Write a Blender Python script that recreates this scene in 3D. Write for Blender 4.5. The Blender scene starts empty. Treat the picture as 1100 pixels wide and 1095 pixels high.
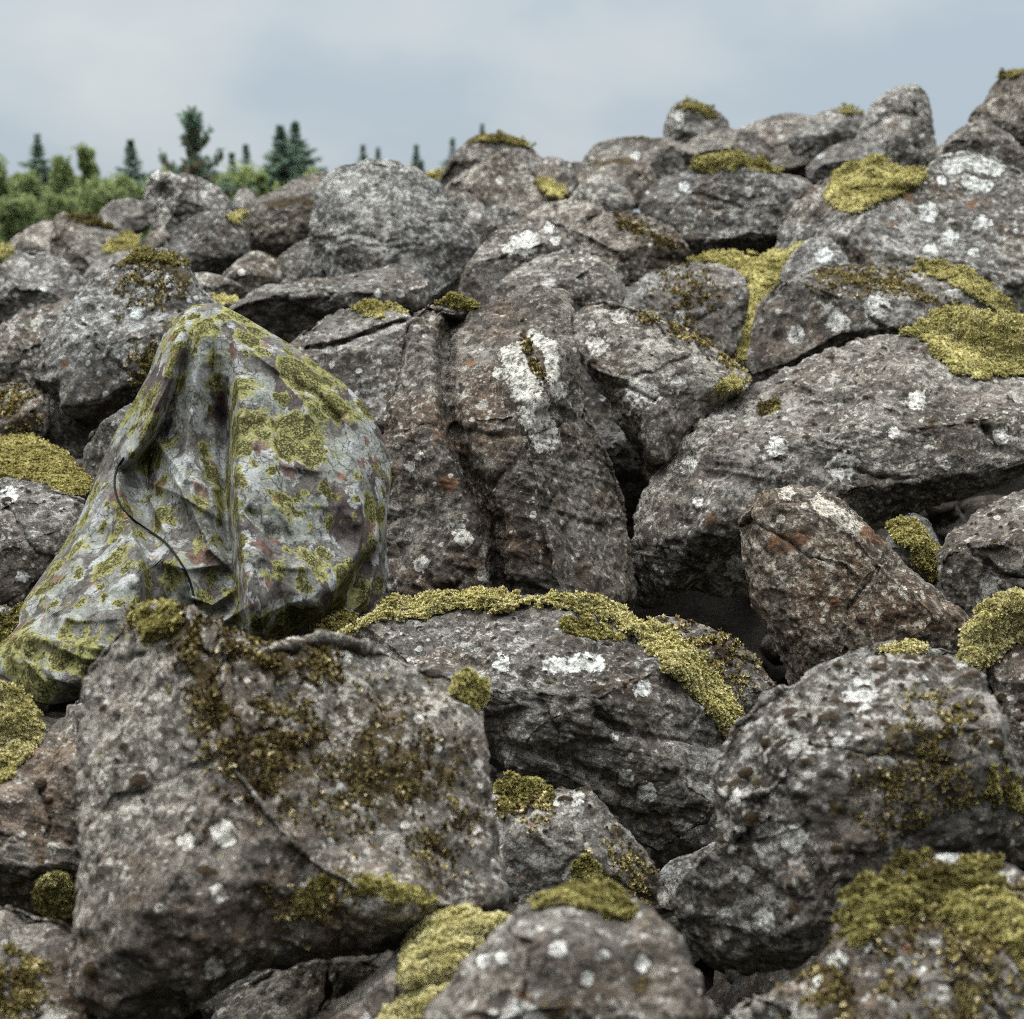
import bpy, math, random
import numpy as np

# ------------------------------------------------------------------ basics
scene = bpy.context.scene
COL = scene.collection
W, H, F = 1100.0, 1095.0, 2195.0            # reference frame the outlines were measured in
HORIZON = 235.0
PITCH = math.atan((H / 2 - HORIZON) / F)
CAM = np.array((0.0, 0.0, 1.6))
FWD = np.array((0.0, math.cos(PITCH), -math.sin(PITCH)))
UPV = np.array((0.0, math.sin(PITCH), math.cos(PITCH)))
RGT = np.array((1.0, 0.0, 0.0))


def unproject(px, py, d):
    px, py, d = np.asarray(px, float), np.asarray(py, float), np.asarray(d, float)
    return (CAM + np.multiply.outer((px - W / 2) / F * d, RGT)
            + np.multiply.outer(-(py - H / 2) / F * d, UPV) + np.multiply.outer(d, FWD))


def project(p):
    q = p - CAM
    d = q @ FWD
    return W / 2 + (q @ RGT) / d * F, H / 2 - (q @ UPV) / d * F, d


def tag(o, label=None, cat=None, group=None, kind=None):
    if label: o['label'] = label
    if cat: o['category'] = cat
    if group: o['group'] = group
    if kind: o['kind'] = kind
    return o


def mesh_object(name, verts, faces, mat, parent=None, origin=None, smooth=True, attrs=None):
    """one mesh object from numpy arrays; faces is (n,3) or (n,4)"""
    verts = np.asarray(verts, np.float64)
    if origin is None:
        origin = np.zeros(3)
    faces = np.asarray(faces, np.int32)
    k = faces.shape[1]
    me = bpy.data.meshes.new(name)
    me.vertices.add(len(verts))
    me.vertices.foreach_set('co', (verts - origin).astype(np.float32).ravel())
    me.loops.add(len(faces) * k)
    me.loops.foreach_set('vertex_index', faces.ravel())
    me.polygons.add(len(faces))
    me.polygons.foreach_set('loop_start', np.arange(0, len(faces) * k, k, dtype=np.int32))
    me.polygons.foreach_set('loop_total', np.full(len(faces), k, np.int32))
    me.polygons.foreach_set('use_smooth', np.full(len(faces), smooth, bool))
    if attrs:
        for an, av in attrs.items():
            a = me.attributes.new(an, 'FLOAT', 'POINT')
            a.data.foreach_set('value', np.asarray(av, np.float32))
    me.update(calc_edges=True)
    me.materials.append(mat)
    o = bpy.data.objects.new(name, me)
    COL.objects.link(o)
    if parent is not None:
        o.parent = parent
        o.location = [float(a) - float(b) for a, b in zip(origin, parent['_org'])]
    else:
        o.location = [float(a) for a in origin]
    return o


# ------------------------------------------------------------------ numpy noise
def _hash(ix, iy, iz, seed):
    h = (ix.astype(np.uint32) * np.uint32(374761393) + iy.astype(np.uint32) * np.uint32(668265263)
         + iz.astype(np.uint32) * np.uint32(2147483647) + np.uint32((seed * 974711 + 12345) & 0xffffffff))
    h = (h ^ (h >> np.uint32(13))) * np.uint32(1274126177)
    h = (h ^ (h >> np.uint32(15))) * np.uint32(2246822519)
    return ((h ^ (h >> np.uint32(16))) & np.uint32(0xffffff)).astype(np.float64) / float(0xffffff)


def vnoise(p, seed=0):
    i = np.floor(p).astype(np.int64)
    f = p - i
    u = f * f * f * (f * (f * 6 - 15) + 10)
    r = 0
    for dx in (0, 1):
        wx = u[:, 0] if dx else 1 - u[:, 0]
        for dy in (0, 1):
            wy = u[:, 1] if dy else 1 - u[:, 1]
            for dz in (0, 1):
                wz = u[:, 2] if dz else 1 - u[:, 2]
                r = r + wx * wy * wz * _hash(i[:, 0] + dx, i[:, 1] + dy, i[:, 2] + dz, seed)
    return r * 2 - 1


ROT = np.array([[0.36, 0.48, -0.8], [-0.8, 0.6, 0.0], [0.48, 0.64, 0.6]])


def fbm(p, seed=0, octaves=4, gain=0.5, ridged=False):
    a, s, q = 1.0, 0.0, p
    for k in range(octaves):
        n = vnoise(q, seed + k)
        if ridged: n = 1 - 2 * np.abs(n)
        s = s + a * n
        a *= gain
        q = (q @ ROT.T) * 2.03 + 7.1
    return s


def vertex_normals(v, f):
    a, b, c = v[f[:, 0]], v[f[:, 1]], v[f[:, 2]]
    fn = np.cross(b - a, c - a)
    n = np.zeros_like(v)
    for k in range(3):
        for ax in range(3):
            n[:, ax] += np.bincount(f[:, k], fn[:, ax], len(v))
    return n / np.maximum(np.linalg.norm(n, axis=1, keepdims=True), 1e-12)


def icosphere(level):
    t = (1 + 5 ** 0.5) / 2
    v = np.array([(-1, t, 0), (1, t, 0), (-1, -t, 0), (1, -t, 0), (0, -1, t), (0, 1, t), (0, -1, -t), (0, 1, -t),
                  (t, 0, -1), (t, 0, 1), (-t, 0, -1), (-t, 0, 1)], float)
    f = np.array([(0, 11, 5), (0, 5, 1), (0, 1, 7), (0, 7, 10), (0, 10, 11), (1, 5, 9), (5, 11, 4), (11, 10, 2),
                  (10, 7, 6), (7, 1, 8), (3, 9, 4), (3, 4, 2), (3, 2, 6), (3, 6, 8), (3, 8, 9), (4, 9, 5), (2, 4, 11),
                  (6, 2, 10), (8, 6, 7), (9, 8, 1)], np.int64)
    v /= np.linalg.norm(v, axis=1, keepdims=True)
    for _ in range(level):
        e = np.sort(np.concatenate([f[:, [0, 1]], f[:, [1, 2]], f[:, [2, 0]]]), axis=1)
        ue, inv = np.unique(e[:, 0] * (len(v) + 1) + e[:, 1], return_inverse=True)
        a, b = ue // (len(v) + 1), ue % (len(v) + 1)
        m = v[a] + v[b]
        m /= np.linalg.norm(m, axis=1, keepdims=True)
        n = len(f)
        i0, i1, i2 = inv[:n] + len(v), inv[n:2 * n] + len(v), inv[2 * n:] + len(v)
        v = np.concatenate([v, m])
        f = np.concatenate([np.stack(x, 1) for x in ((f[:, 0], i0, i2), (f[:, 1], i1, i0), (f[:, 2], i2, i1), (i0, i1, i2))])
    return v, f


ICO = {}


def ico(level):
    if level not in ICO: ICO[level] = icosphere(level)
    return ICO[level]


def smooth_closed(poly, n=12, tension=0.5):
    p = np.array(poly, float)
    out = []
    for i in range(len(p)):
        p0, p1, p2, p3 = p[i - 1], p[i], p[(i + 1) % len(p)], p[(i + 2) % len(p)]
        t = np.linspace(0, 1, n, endpoint=False)[:, None]
        m1, m2 = tension * (p2 - p0) * 0.8, tension * (p3 - p1) * 0.8
        out.append((2 * t**3 - 3 * t**2 + 1) * p1 + (t**3 - 2 * t**2 + t) * m1 + (-2 * t**3 + 3 * t**2) * p2 + (t**3 - t**2) * m2)
    return np.concatenate(out)


def centroid(poly):
    p = np.array(poly, float)
    x, y = p[:, 0], p[:, 1]
    x2, y2 = np.roll(x, -1), np.roll(y, -1)
    c = x * y2 - x2 * y
    A = c.sum() / 2
    return ((x + x2) * c).sum() / (6 * A), ((y + y2) * c).sum() / (6 * A)


NB = 256


def polar_radius(px, py, cx, cy, soft=1):
    th = np.arctan2(py - cy, px - cx)
    r = np.hypot(px - cx, py - cy)
    b = ((th + math.pi) / (2 * math.pi) * NB).astype(int) % NB
    R = np.full(NB, -1.0)
    np.maximum.at(R, b, r)
    ok = np.where(R > 0)[0]
    R = np.interp(np.arange(NB), np.concatenate([ok - NB, ok, ok + NB]), np.tile(R[ok], 3))
    for _ in range(soft):
        R = (np.roll(R, 1) + R * 2 + np.roll(R, -1)) / 4
    return R


def sample_polar(R, th):
    t = (th + math.pi) / (2 * math.pi) * NB - 0.5
    i = np.floor(t).astype(int)
    f = t - i
    return R[i % NB] * (1 - f) + R[(i + 1) % NB] * f


def dist_polyline(px, py, line):
    """unsigned distance and side (+ right of the travel direction on screen)"""
    best = np.full(px.shape, 1e9)
    side = np.zeros(px.shape)
    along = np.zeros(px.shape)
    L = np.array(line, float)
    n = len(L) - 1
    for i in range(n):
        a, b = L[i], L[i + 1]
        ab = b - a
        l2 = max((ab ** 2).sum(), 1e-9)
        t = np.clip(((px - a[0]) * ab[0] + (py - a[1]) * ab[1]) / l2, 0, 1)
        dx, dy = px - (a[0] + t * ab[0]), py - (a[1] + t * ab[1])
        d = np.hypot(dx, dy)
        s = np.sign(ab[0] * dy - ab[1] * dx)
        m = d < best
        best = np.where(m, d, best); side = np.where(m, s, side); along = np.where(m, (i + t) / n, along)
    return best, side, along


def inside_poly(px, py, poly):
    p = np.array(poly, float)
    r = np.zeros(px.shape, bool)
    j = len(p) - 1
    for i in range(len(p)):
        c = ((p[i, 1] > py) != (p[j, 1] > py)) & (px < (p[j, 0] - p[i, 0]) * (py - p[i, 1]) / (p[j, 1] - p[i, 1] + 1e-12) + p[i, 0])
        r ^= c
        j = i
    return r


# ------------------------------------------------------------------ node helpers
class NT:
    def __init__(self, name):
        self.m = bpy.data.materials.new(name)
        self.m.use_nodes = True
        self.t = self.m.node_tree
        self.t.nodes.clear()
        self.out = self.t.nodes.new('ShaderNodeOutputMaterial')

    def n(self, kind, **kw):
        nd = self.t.nodes.new(kind)
        for k, v in kw.items(): setattr(nd, k, v)
        return nd

    def link(self, a, b): self.t.links.new(a, b)

    def put(self, sock, v):
        if isinstance(v, bpy.types.NodeSocket): self.link(v, sock)
        else:
            if isinstance(v, tuple) and len(v) == 3 and sock.type == 'RGBA': v = v + (1,)
            sock.default_value = v

    def math(self, op, a, b=0.0, c=0.0, clamp=False):
        nd = self.n('ShaderNodeMath', operation=op, use_clamp=clamp)
        for i, v in enumerate((a, b, c)): self.put(nd.inputs[i], v)
        return nd.outputs[0]

    def vmath(self, op, a, b=(0, 0, 0), s=None):
        nd = self.n('ShaderNodeVectorMath', operation=op)
        self.put(nd.inputs[0], a); self.put(nd.inputs[1], b)
        if s is not None: self.put(nd.inputs['Scale'], s)
        return nd.outputs[0]

    def step(self, v, a, b, lo=0.0, hi=1.0):
        nd = self.n('ShaderNodeMapRange', interpolation_type='SMOOTHSTEP')
        self.put(nd.inputs['Value'], v)
        for k, x in (('From Min', a), ('From Max', b), ('To Min', lo), ('To Max', hi)): self.put(nd.inputs[k], x)
        return nd.outputs['Result']

    def noise(self, vec, scale, detail=4, rough=0.55, color=False, dist=0.0):
        nd = self.n('ShaderNodeTexNoise')
        self.put(nd.inputs['Vector'], vec)
        nd.inputs['Scale'].default_value = scale; nd.inputs['Detail'].default_value = detail
        nd.inputs['Roughness'].default_value = rough; nd.inputs['Distortion'].default_value = dist
        return nd.outputs['Color' if color else 'Fac']

    def vor(self, vec, scale, feature='F1', rnd=1.0):
        nd = self.n('ShaderNodeTexVoronoi', feature=feature)
        self.put(nd.inputs['Vector'], vec)
        nd.inputs['Scale'].default_value = scale; nd.inputs['Randomness'].default_value = rnd
        if feature == 'DISTANCE_TO_EDGE': return nd.outputs['Distance']
        sp = self.n('ShaderNodeSeparateColor')
        self.link(nd.outputs['Color'], sp.inputs[0])
        return nd.outputs['Distance'], sp.outputs[0], sp.outputs[1]

    def mix(self, fac, a, b, mode='MIX'):
        nd = self.n('ShaderNodeMix', data_type='RGBA', blend_type=mode)
        nd.clamp_factor = True
        self.put(nd.inputs[0], fac); self.put(nd.inputs[6], a); self.put(nd.inputs[7], b)
        return nd.outputs[2]

    def gray(self, v):
        nd = self.n('ShaderNodeCombineColor')
        for i in range(3): self.put(nd.inputs[i], v)
        return nd.outputs[0]

    def attr(self, name, typ='GEOMETRY'):
        nd = self.n('ShaderNodeAttribute', attribute_type=typ, attribute_name=name)
        return nd.outputs['Fac']

    def bump(self, h, strength, dist):
        nd = self.n('ShaderNodeBump')
        nd.inputs['Strength'].default_value = strength; nd.inputs['Distance'].default_value = dist
        self.link(h, nd.inputs['Height'])
        return nd.outputs[0]

    def coords(self, seeded=True):
        tc = self.n('ShaderNodeTexCoord')
        if not seeded: return tc.outputs['Object']
        s = self.attr('noise_seed', 'OBJECT')
        cb = self.n('ShaderNodeCombineXYZ')
        for i, k in enumerate((13.1, 7.7, 3.3)): self.link(self.math('MULTIPLY', s, k), cb.inputs[i])
        return self.vmath('ADD', tc.outputs['Object'], cb.outputs[0])

    def finish(self, color, rough=0.9, normal=None, spec=0.25, **kw):
        b = self.n('ShaderNodeBsdfPrincipled')
        self.put(b.inputs['Base Color'], color); self.put(b.inputs['Roughness'], rough)
        b.inputs['Specular IOR Level'].default_value = spec
        for k, v in kw.items(): self.put(b.inputs[k], v)
        if normal is not None: self.link(normal, b.inputs['Normal'])
        self.link(b.outputs[0], self.out.inputs[0])
        return self.m


def rock_material():
    t = NT('lichen_rock')
    co = t.vmath('SCALE', t.coords(), s=t.attr('grain', 'OBJECT'))
    warm = t.attr('warm', 'OBJECT')
    lich = t.attr('lichen', 'OBJECT'); brn = t.attr('brown', 'OBJECT'); tone = t.attr('tone', 'OBJECT')
    wv = t.vmath('SUBTRACT', t.noise(co, 22, 3, 0.6, color=True), (0.5, 0.5, 0.5))
    wc = t.vmath('ADD', co, t.vmath('SCALE', wv, s=0.014))
    n1 = t.noise(co, 3.6, 5, 0.6); n2 = t.noise(wc, 24, 7, 0.72); n3 = t.noise(co, 95, 5, 0.7); n4 = t.noise(co, 260, 3, 0.65)
    nb = t.noise(co, 5.2, 6, 0.66)
    # bare stone
    col = t.mix(t.step(n1, 0.33, 0.68), (0.076, 0.065, 0.056), (0.225, 0.213, 0.200))
    col = t.mix(t.math('MULTIPLY', t.step(nb, 0.44, 0.64), t.math('MULTIPLY', brn, 0.9)), col, (0.128, 0.088, 0.060))
    rust = t.math('MULTIPLY', t.step(t.noise(wc, 11, 6, 0.75), 0.62, 0.72), t.math('MULTIPLY', brn, 0.45))
    col = t.mix(rust, col, (0.20, 0.10, 0.052))
    col = t.mix(1.0, col, t.gray(t.step(n3, 0.30, 0.70, 0.60, 1.40)), 'MULTIPLY')
    # grey crust over wide areas, broken into crumbs
    zone = t.step(t.noise(co, 3.1, 5, 0.62), 0.32, 0.64)
    zl = t.math('MULTIPLY', zone, lich)
    thr = t.math('SUBTRACT', 0.615, t.math('MULTIPLY', zl, 0.135))
    cb = t.math('MAXIMUM', t.math('MULTIPLY', t.step(t.noise(wc, 27, 7, 0.62), t.math('ADD', thr, 0.02), t.math('ADD', thr, 0.05)), 0.75), t.step(t.noise(wc, 62, 5, 0.60), thr, t.math('ADD', thr, 0.03)))
    cb = t.math('MULTIPLY', cb, t.step(n4, 0.30, 0.46, 0.35, 1.0))
    col = t.mix(t.math('MULTIPLY', cb, 0.92), col, t.mix(t.noise(co, 12, 4, 0.6), (0.27, 0.264, 0.246), (0.53, 0.523, 0.495)))
    thr2 = t.math('SUBTRACT', 0.64, t.math('MULTIPLY', zl, 0.11))
    cf = t.step(t.noise(co, 125, 4, 0.7), thr2, t.math('ADD', thr2, 0.05))
    col = t.mix(t.math('MULTIPLY', cf, 0.75), col, (0.43, 0.42, 0.39))
    # dark pits and dead black crust
    dk = t.step(n2, 0.49, 0.445)
    col = t.mix(t.math('MULTIPLY', dk, 0.58), col, (0.030, 0.025, 0.022))
    pit = t.step(t.noise(co, 75, 5, 0.72), 0.43, 0.36)
    col = t.mix(t.math('MULTIPLY', pit, 0.72), col, (0.020, 0.017, 0.015))
    # round crust rosettes, small
    d1, r1, g1 = t.vor(wc, 48)
    rad = t.math('MULTIPLY', g1, 0.46)
    ca = t.step(t.math('SUBTRACT', d1, rad), 0.05, -0.04)
    rs = t.math('SUBTRACT', 0.86, t.math('MULTIPLY', zl, 0.42))
    ca = t.math('MULTIPLY', ca, t.step(r1, rs, t.math('ADD', rs, 0.01)))
    ca = t.math('MULTIPLY', ca, t.step(n3, 0.34, 0.48, 0.15, 1.0))
    col = t.mix(ca, col, t.mix(g1, (0.26, 0.265, 0.245), (0.50, 0.495, 0.48)))
    # larger rosettes, rarer
    d2, r2, g2 = t.vor(wc, 15)
    lob = t.math('MULTIPLY', t.math('SUBTRACT', t.noise(co, 60, 4, 0.65), 0.5), 0.9)
    cc = t.step(t.math('ADD', t.math('SUBTRACT', d2, t.math('MULTIPLY', g2, 0.42)), lob), 0.02, -0.04)
    rs2 = t.math('SUBTRACT', 0.95, t.math('MULTIPLY', zl, 0.26))
    cc = t.math('MULTIPLY', cc, t.step(r2, rs2, t.math('ADD', rs2, 0.01)))
    cc = t.math('MULTIPLY', cc, t.step(n3, 0.36, 0.50, 0.15, 1.0))
    col = t.mix(t.math('MULTIPLY', cc, 0.9), col, t.mix(g2, (0.30, 0.275, 0.25), (0.47, 0.475, 0.46)))
    # pale green specks
    d3, r3, g3 = t.vor(wc, 34)
    pg = t.math('MULTIPLY', t.step(t.math('ADD', d3, t.math('MULTIPLY', lob, 0.4)), 0.28, 0.18), t.step(r3, 0.93, 0.94))
    col = t.mix(t.math('MULTIPLY', pg, 0.6), col, (0.25, 0.265, 0.17))
    # marks placed on individual stones
    jag = t.math('ADD', t.math('MULTIPLY', t.math('SUBTRACT', t.noise(wc, 28, 9, 0.72), 0.5), 1.7),
                 t.math('MULTIPLY', t.math('SUBTRACT', n3, 0.5), 0.9))
    pw = t.step(t.math('ADD', t.attr('mark_white'), jag), 0.33, 0.37)
    halo = t.step(t.math('ADD', t.attr('mark_white'), t.math('MULTIPLY', jag, 0.7)), 0.05, 0.22)
    col = t.mix(t.math('MULTIPLY', halo, 0.6), col, (0.05, 0.040, 0.033))
    brk = t.step(t.noise(wc, 70, 5, 0.66), 0.43, 0.47)
    white = t.math('MULTIPLY', pw, t.math('MULTIPLY_ADD', brk, 0.8, 0.2))
    col = t.mix(white, col, t.mix(t.step(t.noise(wc, 45, 6, 0.7), 0.35, 0.62), (0.40, 0.405, 0.39), (0.68, 0.69, 0.67)))
    pr = t.math('MULTIPLY', t.step(t.math('ADD', t.attr('mark_rust'), jag), 0.42, 0.62), t.step(n2, 0.38, 0.52, 0.15, 1.0))
    col = t.mix(t.math('MULTIPLY', pr, 0.8), col, t.mix(n3, (0.10, 0.05, 0.028), (0.27, 0.135, 0.062)))
    pm = t.step(t.math('ADD', t.math('MULTIPLY', t.attr('mark_moss'), 0.8), jag), 0.50, 0.62)
    mc = t.mix(t.noise(co, 30, 5, 0.7), (0.030, 0.018, 0.009), (0.105, 0.078, 0.026))
    col = t.mix(t.math('MULTIPLY', pm, 0.9), col, t.mix(1.0, mc, t.gray(t.step(n4, 0.3, 0.7, 0.35, 1.7)), 'MULTIPLY'))
    tf = t.step(t.math('ADD', t.attr('tuft'), t.math('MULTIPLY', t.math('SUBTRACT', n3, 0.5), 0.9)), 0.22, 0.36)
    col = t.mix(tf, col, t.mix(n4, (0.018, 0.011, 0.006), (0.066, 0.044, 0.021)))
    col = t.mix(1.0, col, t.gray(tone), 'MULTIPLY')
    col = t.mix(1.0, col, t.mix(warm, (1.0, 1.0, 0.98), (1.12, 0.99, 0.84)), 'MULTIPLY')
    h = t.math('ADD', t.math('MULTIPLY', n3, 0.9), t.math('MULTIPLY', n4, 0.45))
    h = t.math('ADD', h, t.math('MULTIPLY', t.math('ADD', cb, ca), 0.30))
    h = t.math('SUBTRACT', h, t.math('MULTIPLY', t.math('ADD', pit, dk), 0.35))
    h = t.math('ADD', h, t.math('MULTIPLY', t.math('ADD', pm, tf), 0.4))
    h = t.math('ADD', h, t.math('MULTIPLY', n2, 1.0))
    return t.finish(col, t.step(n3, 0.2, 0.8, 0.98, 0.8), t.bump(h, 0.8, 0.010), spec=0.2)


def moss_material():
    t = NT('moss')
    co = t.coords()
    s = t.attr('shade')
    n = t.noise(co, 16, 4, 0.6)
    v = t.math('ADD', t.math('ADD', s, 0.03), t.math('MULTIPLY', t.math('SUBTRACT', n, 0.5), 0.5))
    rp = t.n('ShaderNodeValToRGB')
    t.link(v, rp.inputs[0])
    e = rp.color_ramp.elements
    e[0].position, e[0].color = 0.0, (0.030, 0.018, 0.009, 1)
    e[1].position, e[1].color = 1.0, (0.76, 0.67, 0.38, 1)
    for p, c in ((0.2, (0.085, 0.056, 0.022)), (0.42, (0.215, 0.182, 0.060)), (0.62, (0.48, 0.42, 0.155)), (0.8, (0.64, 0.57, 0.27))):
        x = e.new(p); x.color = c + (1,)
    col = t.mix(1.0, rp.outputs[0], t.gray(t.step(t.noise(co, 220, 3, 0.6), 0.3, 0.7, 0.7, 1.25)), 'MULTIPLY')
    dry = t.attr('dry', 'OBJECT')
    col = t.mix(dry, col, t.mix(1.0, col, (0.95, 0.84, 0.95), 'MULTIPLY'))
    return t.finish(col, 0.95, t.bump(t.noise(co, 180, 4, 0.7), 0.8, 0.006), spec=0.1)


def soil_material():
    t = NT('shade_dark_soil')
    co = t.coords(False)
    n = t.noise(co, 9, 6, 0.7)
    col = t.mix(n, (0.008, 0.007, 0.006), (0.030, 0.025, 0.020))  # near-black soil colour stands in for the deep shade between boulders
    ln = t.n('ShaderNodeVectorMath', operation='LENGTH'); t.link(co, ln.inputs[0])     # rough meadow beyond the stone field
    col = t.mix(t.step(t.math('ADD', ln.outputs['Value'], t.math('MULTIPLY', n, 8.0)), 20.0, 26.0), col, t.mix(t.noise(co, 1.3, 5, 0.7), (0.045, 0.062, 0.022), (0.13, 0.145, 0.055)))
    return t.finish(col, 1.0, t.bump(t.noise(co, 14, 7, 0.7), 1.0, 0.05), spec=0.05)


def cloth_material():
    t = NT('camouflage_fabric')
    co = t.coords(False)
    wv = t.vmath('SUBTRACT', t.noise(co, 24, 5, 0.7, color=True), (0.5, 0.5, 0.5))
    wc = t.vmath('ADD', co, t.vmath('SCALE', wv, s=0.075))
    wf = t.vmath('ADD', co, t.vmath('SCALE', wv, s=0.03))
    fine = t.noise(co, 210, 4, 0.75); mid = t.noise(co, 80, 5, 0.7); big = t.noise(co, 8, 4, 0.6)
    blot = t.noise(wc, 30, 6, 0.7)
    col = t.mix(t.step(big, 0.36, 0.64), (0.105, 0.093, 0.084), (0.190, 0.185, 0.168))
    # plates of lichen print: purple brown, grey green, pale
    d, r, g = t.vor(wc, 10)
    col = t.mix(t.math('MULTIPLY', t.step(r, 0.58, 0.60), t.step(d, 0.68, 0.62)), col, (0.095, 0.078, 0.074))
    col = t.mix(t.math('MULTIPLY', t.step(g, 0.50, 0.52), t.step(d, 0.62, 0.57)), col, (0.235, 0.240, 0.215))
    col = t.mix(1.0, col, t.gray(t.step(blot, 0.30, 0.70, 0.62, 1.36)), 'MULTIPLY')
    d, r, g = t.vor(wc, 15)
    lob = t.math('MULTIPLY', t.math('SUBTRACT', t.noise(co, 48, 5, 0.68), 0.5), 0.62)
    pale = t.math('MULTIPLY', t.step(r, 0.44, 0.46), t.step(t.math('ADD', t.math('SUBTRACT', d, t.math('MULTIPLY', g, 0.22)), lob), 0.39, 0.37))
    col = t.mix(t.math('MULTIPLY', pale, t.step(mid, 0.30, 0.46, 0.35, 1.0)), col, t.mix(blot, (0.225, 0.228, 0.222), (0.42, 0.425, 0.42)))
    rb = t.math('MULTIPLY', t.step(g, 0.80, 0.82), t.step(t.math('ADD', d, lob), 0.46, 0.38))
    col = t.mix(t.math('MULTIPLY', rb, 0.85), col, t.mix(mid, (0.085, 0.048, 0.038), (0.195, 0.112, 0.085)))
    # cracks
    ck = t.step(t.vor(wf, 30, 'DISTANCE_TO_EDGE'), 0.015, 0.045)
    ck2 = t.step(t.vor(wc, 11, 'DISTANCE_TO_EDGE'), 0.006, 0.022)
    ckm = t.math('MULTIPLY', t.math('SUBTRACT', 1.0, ck), t.step(t.noise(co, 18, 2), 0.48, 0.58))
    col = t.mix(t.math('MULTIPLY', ckm, 0.75), col, (0.035, 0.032, 0.03))
    col = t.mix(t.math('MULTIPLY', t.math('SUBTRACT', 1.0, ck2), 0.65), col, (0.038, 0.034, 0.032))
    dots = t.step(t.noise(co, 150, 3, 0.7), 0.40, 0.34)
    col = t.mix(t.math('MULTIPLY', dots, 0.55), col, (0.045, 0.042, 0.04))
    # speckled grain of the print
    col = t.mix(1.0, col, t.gray(t.step(fine, 0.28, 0.72, 0.62, 1.36)), 'MULTIPLY')
    # yellow-green map lichen with black reticulation, two sizes of patch
    ret = t.step(t.vor(wf, 125, 'DISTANCE_TO_EDGE'), 0.06, 0.22)
    for sc, sel, off in ((7.6, 0.44, 0.25), (12.0, 0.48, 0.24), (24.0, 0.62, 0.27)):
        d, r, g = t.vor(t.vmath('ADD', wc, (sc * 1.7, sc * 0.3, 0.4)), sc)
        yl = t.math('ADD', t.math('SUBTRACT', d, t.math('MULTIPLY', g, 0.30)), t.math('MULTIPLY', lob, 1.0))
        ysel = t.step(r, sel, sel + 0.01)
        yz = t.math('MULTIPLY', t.step(yl, off + 0.02, off - 0.01), ysel)
        core = t.math('MULTIPLY', t.step(yl, off - 0.03, off - 0.12), ysel)
        yc = t.mix(t.noise(co, 16, 3), (0.175, 0.165, 0.062), (0.315, 0.302, 0.130))
        yc = t.mix(t.math('MULTIPLY', core, t.step(t.noise(co, 30, 3, 0.6), 0.36, 0.60)), yc, (0.115, 0.104, 0.040))
        yc = t.mix(t.math('MULTIPLY', t.math('SUBTRACT', 1.0, ret), core), yc, (0.045, 0.042, 0.022))
        yc = t.mix(1.0, yc, t.gray(t.step(fine, 0.3, 0.7, 0.55, 1.4)), 'MULTIPLY')
        col = t.mix(yz, col, yc)
    d, r, g = t.vor(wc, 22)
    os_ = t.math('MULTIPLY', t.step(t.math('ADD', d, lob), 0.30, 0.2), t.step(g, 0.90, 0.92))
    col = t.mix(t.math('MULTIPLY', os_, 0.8), col, t.mix(mid, (0.12, 0.055, 0.035), (0.26, 0.125, 0.075)))
    col = t.mix(1.0, col, (0.88, 0.87, 0.85), 'MULTIPLY')
    h = t.math('ADD', t.math('MULTIPLY', t.noise(co, 20, 4, 0.5, dist=0.8), 1.0), t.math('MULTIPLY', t.noise(co, 900, 2), 0.03))
    return t.finish(col, 1.0, t.bump(h, 0.35, 0.02), spec=0.0)


def plain_material(name, a, b, scale, rough=0.9, bump=0.4, bd=0.02, shade=False, trans=0.0):
    t = NT(name)
    co = t.coords(False)
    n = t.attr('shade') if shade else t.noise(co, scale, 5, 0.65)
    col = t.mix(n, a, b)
    m = t.finish(col, rough, t.bump(t.noise(co, scale * 3, 4, 0.6), bump, bd), spec=0.15)
    if trans:                                     # thin leaves let the sky behind them shine through
        tr = t.n('ShaderNodeBsdfTranslucent'); mx = t.n('ShaderNodeMixShader')
        t.put(tr.inputs[0], t.mix(1.0, col, (1.0, 1.0, 0.75), 'MULTIPLY'))
        src = t.out.inputs[0].links[0].from_socket
        mx.inputs[0].default_value = trans
        t.link(src, mx.inputs[1]); t.link(tr.outputs[0], mx.inputs[2]); t.link(mx.outputs[0], t.out.inputs[0])
    return m


ROCK = rock_material()
MOSS = moss_material()
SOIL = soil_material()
CLOTH = cloth_material()
CORD = plain_material('dark_cord', (0.006, 0.008, 0.006), (0.014, 0.018, 0.014), 60, 1.0, 0.3, 0.002)
BARK = plain_material('bark', (0.05, 0.035, 0.025), (0.11, 0.085, 0.065), 12)
NEEDLE = plain_material('spruce_needles', (0.115, 0.160, 0.145), (0.23, 0.31, 0.26), 4, shade=True, trans=0.45)  # colour lifted pale and bluish in place of distance haze
CONES = plain_material('brown_cones', (0.12, 0.10, 0.062), (0.25, 0.20, 0.13), 9, shade=True)
LEAF = plain_material('birch_leaves', (0.135, 0.165, 0.088), (0.32, 0.37, 0.185), 4, shade=True, trans=0.6)

# ------------------------------------------------------------------ boulders
STONES = {}
GROUP = 'boulders of the rock field'
SEED = [0]


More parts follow.
